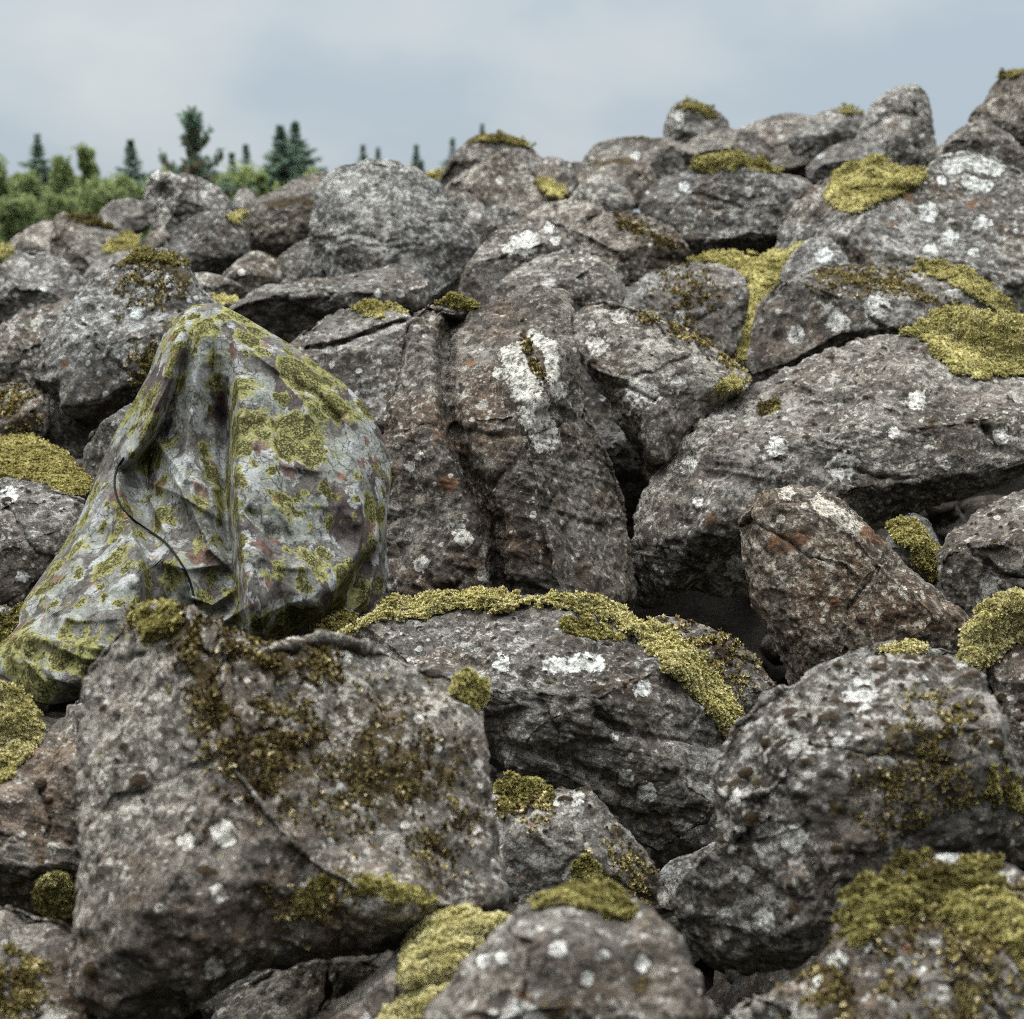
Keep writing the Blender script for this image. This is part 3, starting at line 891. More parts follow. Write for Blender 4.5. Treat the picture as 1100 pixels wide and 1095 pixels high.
B('K2', 'cracked low boulder half hidden behind the camouflage cloth',
  [(296, 392), (325, 358), (362, 334), (400, 334), (440, 340), (455, 400), (440, 470), (420, 500), (360, 520), (300, 470)],
  6.0, 0.75, 0.35, [(-0.2, 0.5, 0.85, 0.66), (-0.1, 0.95, 0.1, 0.7)], 4, lichen=0.7, brown=0.6, tufts=6,
  grooves=[([(330, 375), (370, 368), (410, 352), (435, 345)], 3, 0.05)], moss=[([(360, 368), (400, 355), (425, 345)], 5)])
B('L15', 'pale grey stone tucked against the left side of the cloth',
  [(90, 492), (100, 465), (130, 440), (165, 428), (195, 470), (175, 545), (120, 565), (93, 535)], 5.4, 0.7, 0.2, (), 5, lichen=0.8, brown=0.2)
B('A1', 'big boulder with green-brown moss top and white spots behind the cloth',
  [(41, 390), (50, 357), (84, 313), (125, 283), (152, 268), (178, 269), (198, 278), (208, 295), (218, 312), (236, 326), (242, 350), (215, 390), (180, 415),
   (140, 442), (110, 459), (80, 458), (55, 442), (40, 415)],
  6.2, 0.8, 0.2, [(-0.15, 0.75, 0.6, 0.66), (0, 0.45, -0.9, 0.74)], 4, lichen=0.8, brown=0.5, tufts=14, white=[(147, 333, 13), (180, 300, 12), (89, 343, 4), (95, 390, 4), (72, 318, 9)],
  moss=[([(130, 280), (170, 278), (200, 300)], 22), (125, 340, 11), (100, 332, 9), (160, 390, 22), (115, 410, 10), (140, 365, 12), (170, 410, 14), (180, 350, 16), (150, 300, 10)], rust=[(70, 390, 9)])
B('L14', 'shadowed stone under the mossy-topped boulder at left',
  [(35, 440), (52, 422), (90, 438), (122, 465), (100, 490), (60, 492), (35, 472)], 6.2, 0.7, 0.2, (), 5, lichen=0.9)
B('L16', 'brown-crusted stone at the left edge above the green moss bank',
  [(-30, 440), (0, 414), (30, 415), (52, 430), (52, 460), (30, 492), (-30, 492)], 6.1, 0.75, 0.3, (), 5, lichen=0.7, brown=1.0, moss=[(10, 440, 24), (35, 450, 14)])
B('L13', 'pale grey boulder at the left edge beside the mossy-topped boulder',
  [(-30, 390), (0, 350), (32, 333), (70, 324), (98, 340), (78, 385), (52, 405), (40, 435), (15, 450), (-30, 450)], 7.0, 0.8, 0.35, (), 5, lichen=0.6, tufts=10, moss=[(30, 360, 5), (42, 365, 6), (20, 430, 18)])
B('K8', 'boulder with pinkish lichen rosettes and a moss edge, above the long slab',
  [(804, 390), (808, 350), (820, 320), (845, 304), (880, 290), (940, 286), (990, 287), (1040, 300), (1080, 330), (1090, 350), (1080, 375), (1000, 390),
   (900, 402), (840, 408), (812, 404)],
  6.8, 0.75, 0.2, [(0, 0.45, 0.9, 0.78), (-0.55, 0.8, 0.1, 0.75), (0.1, 0.6, -0.8, 0.72)], 1, lichen=0.85, brown=0.6, tufts=40,
  white=[(943, 330, 22), (900, 345, 18), (855, 360, 14)], moss=[([(890, 292), (960, 305), (1020, 330)], 16), (930, 310, 18)])
B('K8b', 'small stone with a pale patch behind the pinkish-lichened boulder',
  [(838, 300), (850, 274), (870, 256), (892, 256), (908, 275), (918, 300), (870, 316)], 7.5, 0.8, 0.25, (), 5, lichen=0.7, white=[(885, 275, 14)])
B('K21', 'smooth grey boulder with a dark right face in the centre behind the split boulder',
  [(520, 325), (556, 288), (606, 268), (640, 274), (664, 296), (672, 318), (655, 340), (600, 352), (545, 352)], 6.9, 0.8, 0.4,
  [(-0.2, 0.5, 0.85, 0.66), (0.6, 0.75, -0.1, 0.7)], 3, lichen=0.6, tufts=8, moss=[(557, 296, 9), (580, 300, 4)])
B('K23', 'low brown-flecked boulder left of the moss-filled gully',
  [(650, 338), (672, 310), (710, 290), (755, 281), (790, 288), (805, 312), (800, 345), (785, 385), (740, 390), (690, 375)],
  7.2, 0.75, 0.45, [(0, 0.5, 0.86, 0.66)], 4, lichen=0.7, brown=0.7, tufts=10, white=[(731, 341, 11)], moss=[(770, 312, 12), (735, 325, 14), (700, 330, 10), (760, 290, 10)])
B('K20', 'boulder with a bright mint-white lichen patch near the centre',
  [(492, 312), (505, 280), (530, 250), (558, 236), (590, 232), (612, 250), (622, 272), (600, 305), (560, 335), (508, 338)], 7.3, 0.8, 0.35,
  [(-0.3, 0.6, 0.75, 0.7)], 4, lichen=0.7, white=[(562, 262, 22), (590, 245, 9), (597, 258, 9), (545, 270, 10)])
B('L2', 'long flat slab with a pale top and dark underside, left of the split boulder',
  [(244, 340), (265, 318), (300, 305), (350, 299), (400, 290), (430, 286), (456, 298), (462, 320), (445, 338), (392, 348), (350, 368), (310, 390), (270, 380)],
  7.0, 0.85, 0.0, [(0, 0.30, 0.95, 0.60), (-0.12, 0.72, -0.68, 0.42)], 0, lichen=0.5, white=[(406, 315, 6), (430, 316, 7)], strata=0.004)
B('L1', 'large pointed grey boulder above the flat slab, left of centre',
  [(332, 262), (335, 220), (345, 195), (364, 180), (390, 172), (420, 172), (447, 181), (470, 198), (486, 220), (506, 245), (516, 263), (505, 288),
   (480, 318), (440, 335), (380, 335), (338, 315)],
  8.0, 0.8, 0.2, [(-0.48, 0.8, 0.36, 0.64), (0.70, 0.70, -0.12, 0.60)], 1, lichen=1.0, brown=0.15, tone=1.16, warm=0.1, rust=[(407, 281, 6)])
B('K22', 'grey boulder with brown moss flecks right of the mint-lichened boulder',
  [(596, 275), (615, 242), (650, 228), (690, 230), (722, 245), (742, 272), (735, 302), (690, 325), (640, 315)], 7.9, 0.8, 0.4, (), 5, lichen=0.6, tufts=12, moss=[([(665, 240), (700, 252), (720, 262)], 9)])
B('L12', 'small flecked stone peeking out behind the mossy-topped boulder',
  [(192, 304), (215, 292), (245, 299), (262, 312), (248, 332), (212, 328)], 7.7, 0.8, 0.2, (), 5, lichen=0.9)
B('K9', 'big boulder at upper right with pale lichen rosettes and a moss cushion',
  [(836, 268), (838, 240), (855, 214), (890, 190), (930, 182), (985, 186), (1010, 168), (1045, 163), (1082, 176), (1120, 205), (1180, 250), (1190, 330),
   (1110, 352), (1000, 340), (900, 325), (850, 295)],
  8.2, 0.8, 0.4, [(0.1, 0.8, 0.55, 0.66), (-0.5, 0.6, 0.6, 0.76)], 4, lichen=0.95, brown=0.8,
  white=[([(1020, 178), (1045, 174), (1070, 182)], 12), (1012, 194, 9), ([(1040, 195), (1060, 200)], 11), (997, 228, 16), (1055, 240, 14), (1020, 255, 15), (1000, 270, 12), (1046, 272, 9)],
  rust=[(975, 212, 10), (958, 240, 8), (1045, 220, 12)])
B('K27', 'small grey stone in the hollow right of the pointed boulder',
  [(495, 248), (515, 226), (540, 221), (562, 236), (556, 262), (515, 278)], 8.6, 0.8, 0.2, (), 5, lichen=0.5)
B('L5b', 'small pale-spotted stone right of the round-backed boulder at left',
  [(236, 302), (255, 280), (275, 269), (297, 280), (302, 302), (270, 318)], 8.6, 0.8, 0.2, (), 5, lichen=0.8, white=[(259, 292, 6)])
B('K19', 'dark round boulder at upper right with yellow moss on its crown',
  [(718, 235), (738, 208), (760, 190), (790, 178), (830, 184), (862, 190), (874, 202), (857, 232), (840, 272), (800, 284), (750, 284), (728, 268)],
  8.8, 0.8, 0.12, [(-0.2, 0.9, 0.3, 0.68), (0.1, 0.5, -0.86, 0.74)], 4, lichen=0.7, brown=0.7, tone=0.88, white=[(811, 253, 9), (805, 206, 8)])
B('K19b', 'grey boulder leaning against the left of the dark round boulder',
  [(686, 222), (706, 194), (742, 182), (778, 190), (765, 230), (740, 268), (706, 268)], 9.3, 0.8, 0.3, (), 5, lichen=0.8, white=[(735, 200, 8)])
B('L10', 'broad speckled boulder at the left edge in the middle distance',
  [(-30, 305), (0, 285), (20, 272), (60, 274), (88, 296), (94, 325), (60, 345), (10, 350), (-30, 335)], 9.0, 0.8, 0.35, (), 5, lichen=0.7, white=[(47, 310, 6)], moss=[(50, 330, 8)])
B('L5', 'stone in shadow left of the pointed boulder',
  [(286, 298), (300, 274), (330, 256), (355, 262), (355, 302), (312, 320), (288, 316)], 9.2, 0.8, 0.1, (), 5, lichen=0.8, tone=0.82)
B('K10', 'crusted boulder at upper right behind the rosette-lichened boulder',
  [(1012, 168), (1020, 146), (1045, 130), (1066, 132), (1092, 152), (1112, 185), (1100, 225), (1050, 225), (1015, 205)], 9.5, 0.8, 0.25, (), 5, lichen=0.8, moss=[(1048, 134, 7), (1064, 134, 6)])
B('K28', 'narrow stone wedged between the pointed boulder and the moss-capped boulder',
  [(480, 218), (500, 206), (520, 222), (528, 247), (500, 262), (480, 247)], 9.6, 0.8, 0.2, (), 5, lichen=0.8)
B('K28c', 'rubbly grey stone above the mint-lichened boulder',
  [(552, 248), (580, 222), (620, 214), (648, 224), (645, 252), (590, 268)], 9.6, 0.8, 0.3, (), 5, lichen=0.9)
B('L11', 'smooth tan stone left of the mossy-topped boulder',
  [(86, 305), (100, 282), (120, 273), (152, 268), (165, 282), (130, 315), (98, 325)], 9.5, 0.8, 0.3, (), 4, lichen=0.3, brown=0.3)
B('L4', 'round-backed boulder with a black gap on its right, upper left',
  [(176, 265), (190, 245), (210, 230), (240, 226), (264, 238), (268, 278), (245, 304), (205, 308), (180, 292)], 9.8, 0.8, 0.15, [(0.1, 0.6, -0.8, 0.7)], 4, lichen=0.6)
B('L3', 'long sloping boulder with brown moss along its top, left of the pointed boulder',
  [(258, 245), (272, 218), (300, 203), (325, 189), (348, 184), (366, 195), (358, 245), (305, 275), (272, 268)], 10.2, 0.8, 0.4, [(-0.1, 0.5, 0.85, 0.7)], 4, lichen=0.5, brown=0.8, tone=0.78, moss=[([(290, 222), (320, 215), (335, 218)], 11)])
B('K18', 'small lichen-whitened stone in the far centre',
  [(610, 218), (625, 196), (646, 187), (666, 197), (682, 216), (672, 238), (628, 242)], 10.2, 0.8, 0.25, (), 5, lichen=1.0)
B('K25', 'grey boulder in front of the moss-capped skyline boulder',
  [(476, 205), (500, 184), (538, 165), (562, 172), (586, 205), (592, 238), (560, 262), (508, 270), (482, 242)], 10.7, 0.8, 0.3, (), 5, lichen=0.7, white=[(537, 194, 6)])
B('K26', 'small stone beside the yellow moss tuft in the far centre',
  [(568, 186), (590, 168), (612, 176), (622, 200), (612, 226), (580, 228), (566, 210)], 11.2, 0.8, 0.2, (), 5, lichen=0.5)
B('K11', 'tilted slab boulder on the skyline at the far right with a moss tip',
  [(1040, 130), (1058, 106), (1074, 82), (1100, 75), (1160, 92), (1190, 150), (1140, 190), (1090, 172), (1064, 155)], 11.0, 0.8, 0.3, [(-0.7, 0.6, 0.3, 0.7)], 4, lichen=0.6, moss=[(1086, 80, 10), (1088, 108, 7)])
B('L8', 'upright blocky boulder with a brown moss top, far left',
  [(54, 285), (57, 240), (67, 228), (90, 229), (112, 235), (128, 250), (124, 284), (100, 312), (68, 320)], 11.0, 0.8, 0.25, (), 5, lichen=0.5, moss=[(78, 233, 12), (105, 240, 9)])
B('K12b', 'low grey stone at the foot of the standing skyline boulder',
  [(866, 190), (875, 170), (900, 154), (932, 148), (950, 165), (935, 190), (895, 205)], 11.4, 0.8, 0.25, (), 5, lichen=0.7)
B('L11b', 'little dark stone in the gap under the pale-capped boulder, upper left',
  [(150, 270), (162, 250), (178, 248), (188, 264), (172, 284)], 11.4, 0.8, 0.2, (), 5)
B('K24', 'moss-capped dark boulder standing on the skyline left of centre',
  [(473, 200), (484, 170), (504, 150), (530, 143), (560, 150), (580, 168), (602, 178), (602, 198), (570, 228), (518, 238), (486, 224)],
  11.6, 0.8, 0.3, (), 5, lichen=0.6, brown=0.6, moss=[([(505, 152), (535, 147), (565, 155)], 12), (500, 172, 8)])
B('K17b', 'brown-topped grey stone in front of the broad skyline boulder',
  [(606, 200), (635, 176), (670, 168), (698, 178), (708, 202), (690, 224), (650, 228), (612, 218)], 11.5, 0.8, 0.3, (), 5, lichen=0.5, moss=[([(640, 176), (680, 172)], 8)])
B('K12', 'tall standing boulder with rounded head on the right skyline',
  [(928, 128), (936, 112), (960, 95), (984, 91), (997, 104), (1003, 140), (1006, 168), (992, 190), (940, 190), (912, 182), (918, 152)],
  11.8, 0.75, 0.2, [(0.75, 0.5, 0.1, 0.75), (-0.3, 0.85, 0.4, 0.72)], 4, lichen=0.7, brown=0.4, white=[(990, 146, 4), (978, 160, 6)], grooves=[([(935, 140), (960, 122), (985, 125)], 4, 0.03)])
B('L6', 'boulder with a small pale-capped block on top, upper left skyline',
  [(154, 220), (158, 195), (170, 184), (190, 186), (215, 190), (238, 205), (250, 222), (238, 244), (200, 254), (172, 254), (158, 238)],
  12.0, 0.8, 0.3, (), 5, lichen=0.8, white=[(167, 187, 8), (219, 208, 6), (178, 225, 7), (225, 200, 5), (172, 216, 5)], bulges=[(172, 193, 16, 0.05)])
B('K16', 'low streaked stone on the skyline between two mossy blocks',
  [(730, 160), (760, 142), (792, 140), (822, 152), (834, 170), (800, 184), (745, 184)], 12.2, 0.8, 0.3, (), 5, lichen=0.5, moss=[(833, 148, 6)])
B('L9', 'pale sloping stone at the far left below the birches',
  [(6, 268), (25, 248), (50, 236), (66, 245), (64, 284), (30, 295)], 12.0, 0.8, 0.3, (), 5, lichen=0.7)
B('L6b', 'small dark knob-like stone on the left skyline beside yellow moss',
  [(248, 224), (257, 203), (270, 206), (279, 222), (265, 234)], 12.5, 0.8, 0.2, (), 4)
B('K17', 'broad pale-flecked boulder on the skyline, centre right',
  [(626, 175), (640, 155), (670, 147), (702, 147), (727, 150), (744, 162), (750, 190), (710, 212), (660, 212), (632, 196)], 12.6, 0.8, 0.3, (), 5, lichen=0.7, white=[(682, 168, 8)], moss=[([(665, 148), (710, 149)], 5)])
B('K26b', 'tiny brown-topped stone on the skyline right of the moss-capped boulder',
  [(596, 190), (615, 174), (636, 180), (644, 200), (612, 212)], 12.5, 0.8, 0.2, (), 4)
B('K13', 'dome-shaped skyline boulder over a black hollow, left of the standing boulder',
  [(846, 152), (856, 137), (880, 121), (905, 115), (926, 120), (938, 142), (928, 164), (880, 170), (853, 166)], 13.0, 0.8, 0.3, (), 4, lichen=0.4, brown=0.2, moss=[(912, 118, 8)])
B('L7', 'rounded stone on the far left skyline before the bushes',
  [(102, 236), (118, 218), (137, 213), (158, 220), (162, 242), (140, 258), (112, 254)], 13.0, 0.8, 0.3, (), 4, lichen=0.4)
B('K15', 'moss-capped block perched on the skyline, right of centre',
  [(712, 142), (720, 116), (736, 107), (760, 113), (778, 125), (784, 139), (770, 153), (740, 164), (718, 160)], 13.0, 0.8, 0.25, (), 5, lichen=0.8, white=[(730, 125, 8)])
B('K14', 'flat-backed stone on the skyline left of the dome-shaped boulder',
  [(765, 155), (800, 135), (840, 122), (870, 124), (885, 142), (862, 168), (800, 180), (768, 170)], 14.0, 0.8, 0.35, (), 5, lichen=0.7)
B('K29', 'far pale stone half hidden at the foot of the right skyline boulders',
  [(1000, 172), (1012, 155), (1030, 158), (1035, 178), (1015, 190)], 12.8, 0.8, 0.25, (), 4)
B('L20', 'stone half hidden behind the pointed boulder and flat slab at left',
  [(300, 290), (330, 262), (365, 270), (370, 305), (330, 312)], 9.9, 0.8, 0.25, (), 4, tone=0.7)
B('K30', 'added stone, toned dark as shade, closing the black hollow under the dome-shaped skyline boulder',
  [(800, 190), (830, 160), (860, 146), (900, 140), (945, 150), (948, 185), (900, 205), (840, 208)], 13.3, 0.6, 0.2, (), 4, lichen=0.3, tone=0.6)  # stone added to shut out sky between boulders, its tone lowered as shade
B('K31', 'added stone closing the black crevice right of the tall split boulder, darkened for shade',
  [(560, 350), (640, 345), (720, 380), (735, 500), (700, 640), (600, 640), (550, 500)], 6.30, 0.8, 0.0, (), 2, lichen=0.2, tone=0.45)  # stone added behind the crevice to block light; tone lowered as shade
# ------------------------------------------------------------------ moss growing on the stones
def on(key, poly, t=0.03, shade=0.6, **kw):
    keys = kw.pop('keys', (key,))
    return moss_pad(poly, keys, STONES[key]['ob'], t, shade, **kw)


on('F2', [(572, 974), (590, 958), (618, 948), (645, 946), (672, 962), (684, 976), (668, 986), (640, 982), (610, 974)], 0.022, 0.44)
on('F3', [(430, 1045), (438, 1008), (468, 984), (508, 976), (545, 984), (530, 1008), (490, 1050), (458, 1068), (436, 1062)], 0.07, 0.72)
on('F3', [(400, 1105), (430, 1074), (485, 1052), (480, 1085), (455, 1115), (420, 1125)], 0.06, 0.70)
on('R2', [(900, 995), (915, 965), (945, 938), (985, 924), (1030, 918), (1070, 926), (1098, 948), (1068, 962), (1030, 966), (990, 985), (950, 998), (915, 1010)], 0.012, 0.37, lump=1.6, ragged=16)
on('R2', [(1008, 980), (1030, 962), (1075, 958), (1115, 968), (1130, 1040), (1105, 1050), (1080, 1020), (1045, 998), (1018, 994)], 0.016, 0.50, lump=1.6, ragged=12)
on('R1', [(1062, 830), (1072, 818), (1085, 830), (1100, 852), (1105, 880), (1088, 878), (1070, 858)], 0.018, 0.5, ragged=4)
on('C1', [(366, 688), (380, 668), (405, 652), (440, 640), (480, 634), (520, 633), (560, 640), (600, 638), (640, 642), (652, 655), (610, 652), (560, 652),
          (510, 655), (470, 660), (430, 664), (400, 672), (378, 684)], 0.038, 0.72, ragged=5, lump=1.4)
on('C1', [(600, 640), (645, 642), (690, 662), (730, 682), (762, 712), (790, 748), (800, 780), (782, 797), (768, 770), (745, 745), (718, 722), (690, 695), (650, 668), (615, 654)], 0.042, 0.70, ragged=5, lump=1.4)
on('C1', [(604, 668), (630, 664), (662, 676), (675, 688), (640, 686), (612, 680)], 0.012, 0.5, ragged=4)
on('C2', [(532, 850), (545, 832), (570, 836), (595, 846), (596, 858), (570, 862), (552, 875), (538, 880), (530, 868)], 0.02, 0.42, ragged=4)
on('C2', [(612, 925), (630, 920), (645, 935), (640, 948), (620, 945)], 0.02, 0.46)
on('F1', [(144, 665), (150, 652), (170, 646), (190, 652), (196, 668), (180, 682), (158, 684), (146, 678)], 0.035, 0.47)
on('F1', [(486, 742), (488, 728), (500, 721), (518, 728), (527, 745), (520, 760), (500, 756)], 0.035, 0.5)
on('F1', [(318, 968), (340, 945), (352, 942), (360, 952), (345, 972), (328, 982)], 0.014, 0.44, ragged=5)
on('F1', [(378, 955), (395, 944), (425, 944), (455, 958), (468, 972), (440, 970), (405, 962)], 0.014, 0.40, ragged=5)
on('L18', [(32, 965), (45, 942), (60, 936), (76, 945), (80, 970), (70, 990), (50, 988)], 0.035, 0.58)
on('L18', [(-30, 735), (10, 738), (38, 758), (46, 785), (30, 815), (8, 840), (-30, 850)], 0.04, 0.62)
on('R1b', [(945, 700), (958, 690), (980, 688), (996, 694), (988, 704), (965, 706)], 0.022, 0.66)
on('R3', [(1032, 705), (1036, 675), (1055, 650), (1085, 638), (1125, 638), (1135, 690), (1092, 690), (1070, 712), (1050, 722), (1036, 718)], 0.06, 0.74)
on('K7', [(952, 568), (965, 558), (985, 560), (1002, 575), (1014, 600), (1010, 622), (995, 622), (980, 605), (972, 585), (955, 578)], 0.035, 0.52)
on('K4', [(965, 358), (985, 345), (1004, 333), (1035, 329), (1075, 336), (1120, 342), (1135, 395), (1090, 404), (1050, 408), (1020, 398), (1003, 382), (990, 366)], 0.055, 0.68, dens=1.6, lump=0.6)
on('K4', [(812, 440), (818, 430), (835, 428), (838, 440), (825, 446)], 0.014, 0.35, ragged=3)
on('K8', [(980, 290), (990, 280), (1015, 281), (1055, 297), (1084, 318), (1092, 336), (1082, 348), (1062, 330), (1035, 314), (1005, 300)], 0.04, 0.64)
on('K9', [(886, 212), (892, 190), (912, 174), (932, 168), (955, 172), (998, 184), (985, 202), (955, 214), (925, 228), (905, 226), (894, 222)], 0.06, 0.66)
on('K19', [(748, 178), (760, 165), (785, 162), (812, 168), (838, 180), (836, 187), (810, 184), (790, 181), (768, 184)], 0.04, 0.60)
on('K19b', [(740, 182), (748, 168), (764, 166), (785, 176), (770, 184), (752, 186)], 0.03, 0.58)
on('K2', [(376, 334), (382, 325), (400, 322), (425, 326), (440, 332), (436, 340), (400, 341)], 0.03, 0.66)
on('K1', [(467, 328), (474, 318), (490, 314), (508, 320), (516, 330), (500, 332), (482, 330)], 0.03, 0.50)
on('K3', [(768, 418), (775, 407), (793, 404), (804, 408), (795, 420), (778, 426)], 0.025, 0.62)
on('A1', [(135, 280), (148, 268), (172, 266), (195, 274), (204, 286), (185, 284), (160, 280), (145, 284)], 0.02, 0.42, ragged=3)
on('A1', [(150, 388), (158, 378), (170, 380), (168, 396), (155, 400)], 0.014, 0.44, ragged=3)
on('L14', [(22, 448), (36, 424), (46, 426), (44, 446), (32, 462)], 0.03, 0.56)
on('K24', [(502, 152), (515, 144), (535, 141), (560, 147), (575, 158), (550, 156), (520, 154)], 0.03, 0.42)
on('K15', [(724, 116), (735, 107), (755, 111), (772, 121), (765, 126), (745, 120)], 0.03, 0.46)
on('K13', [(898, 120), (906, 113), (920, 116), (926, 122), (912, 124)], 0.03, 0.5)
on('K11', [(1070, 84), (1078, 76), (1096, 73), (1102, 80), (1085, 86)], 0.03, 0.46)
on('L8', [(70, 232), (85, 227), (108, 234), (122, 246), (100, 242)], 0.025, 0.36)
on('L4', [(240, 232), (252, 226), (268, 224), (264, 234), (250, 242)], 0.035, 0.66)

# dry scruffy moss and crumbs of lichen
scruff('F1', [([(180, 680), (215, 740), (245, 810), (270, 870)], 36), ([(165, 665), (230, 690), (300, 715), (350, 715)], 34), (300, 800, 90)], 4200, 0.20, 0.0065, 0.2)
scruff('F1', [(400, 830, 120), (330, 960, 60), (470, 900, 60)], 2200, 0.18, 0.0055, 0.2)
scruff('R2', [(960, 990, 110), (1060, 1000, 110), (900, 1070, 70), (1040, 1080, 70)], 3600, 0.24, 0.0065, 0.18)
scruff('R1', [(1010, 800, 70), (1060, 850, 50), (960, 850, 60)], 1400, 0.28, 0.006)
scruff('C2', [(660, 950, 50), (560, 860, 40)], 1200, 0.4, 0.007, 0.25)
scruff('C1b', [(760, 700, 70)], 1000, 0.3, 0.008, 0.25)
scruff('A1', [(165, 300, 45), (165, 390, 35)], 1100, 0.33, 0.009)
scruff('K8', [([(880, 296), (960, 305), (1020, 330)], 22)], 1000, 0.36, 0.009)
scruff('L19', [(20, 1060, 50)], 900, 0.36, 0.007)
scruff('L16', [(15, 440, 35)], 600, 0.36, 0.01)
scruff('K3', [([(690, 338), (750, 366), (800, 405)], 9)], 500, 0.42, 0.010, 0.25)
scruff('K22', [([(665, 240), (700, 252), (720, 262)], 12)], 400, 0.28, 0.011)
scruff('K23', [(740, 320, 45)], 500, 0.3, 0.010)
scruff('K1', [([(562, 350), (570, 385), (585, 410)], 8)], 300, 0.25, 0.008)

# cushions that fill the gaps between stones
moss_pad([(740, 276), (770, 270), (805, 271), (838, 266), (862, 260), (858, 280), (838, 300), (828, 325), (815, 350), (808, 390), (792, 390), (782, 370),
          (788, 340), (803, 318), (795, 298), (765, 286)], plane=(8.0, 7.0), t=0.06, shade=0.63,
         label='yellow moss running down the gully between two upper right boulders')
moss_pad([(-30, 480), (10, 467), (35, 467), (62, 480), (92, 505), (100, 528), (70, 534), (35, 520), (-30, 522)], plane=(5.9, 5.1), t=0.07, shade=0.50,
         label='olive moss bank at the left edge above the bright-topped dark stone')
moss_pad([(-30, 652), (8, 650), (28, 648), (30, 668), (15, 700), (-30, 700)], plane=(4.75, 4.6), t=0.05, shade=0.42,
         label='dark green moss at the left edge beside the hem of the cloth')
moss_pad([(108, 270), (118, 256), (140, 248), (152, 258), (148, 272), (125, 276)], plane=(10.9, 10.6), t=0.05, shade=0.62,
         label='yellow moss patch below the rounded far left skyline stone')
moss_pad([(575, 194), (590, 189), (608, 202), (604, 214), (588, 210)], plane=(10.9, 10.6), t=0.04, shade=0.64,
         label='small yellow moss tuft right of the moss-capped skyline boulder')
moss_pad([(226, 320), (240, 315), (258, 317), (256, 328), (236, 330)], plane=(7.4, 7.2), t=0.04, shade=0.72,
         label='pale yellow moss just above the peak of the cloth')
moss_pad([(455, 190), (462, 182), (476, 182), (474, 192), (462, 196)], plane=(11.9, 11.8), t=0.03, shade=0.66,
         label='yellow moss in the notch right of the pointed boulder top')
moss_pad([(-20, 268), (0, 262), (14, 266), (12, 276), (-20, 280)], plane=(9.9, 9.7), t=0.04, shade=0.62,
         label='yellow moss on the left edge below the birch bushes')
moss_pad([(688, 485), (684, 470), (690, 468), (704, 500), (702, 510), (694, 505)], plane=(5.95, 5.8), t=0.03, shade=0.5,
         label='thin strip of moss deep in the black crevice')
moss_pad([(330, 672), (345, 660), (372, 655), (385, 662), (378, 676), (350, 682)], plane=(4.5, 4.35), t=0.03, shade=0.5,
         label='moss strip at the right foot of the cloth beside the moss-edged slab')


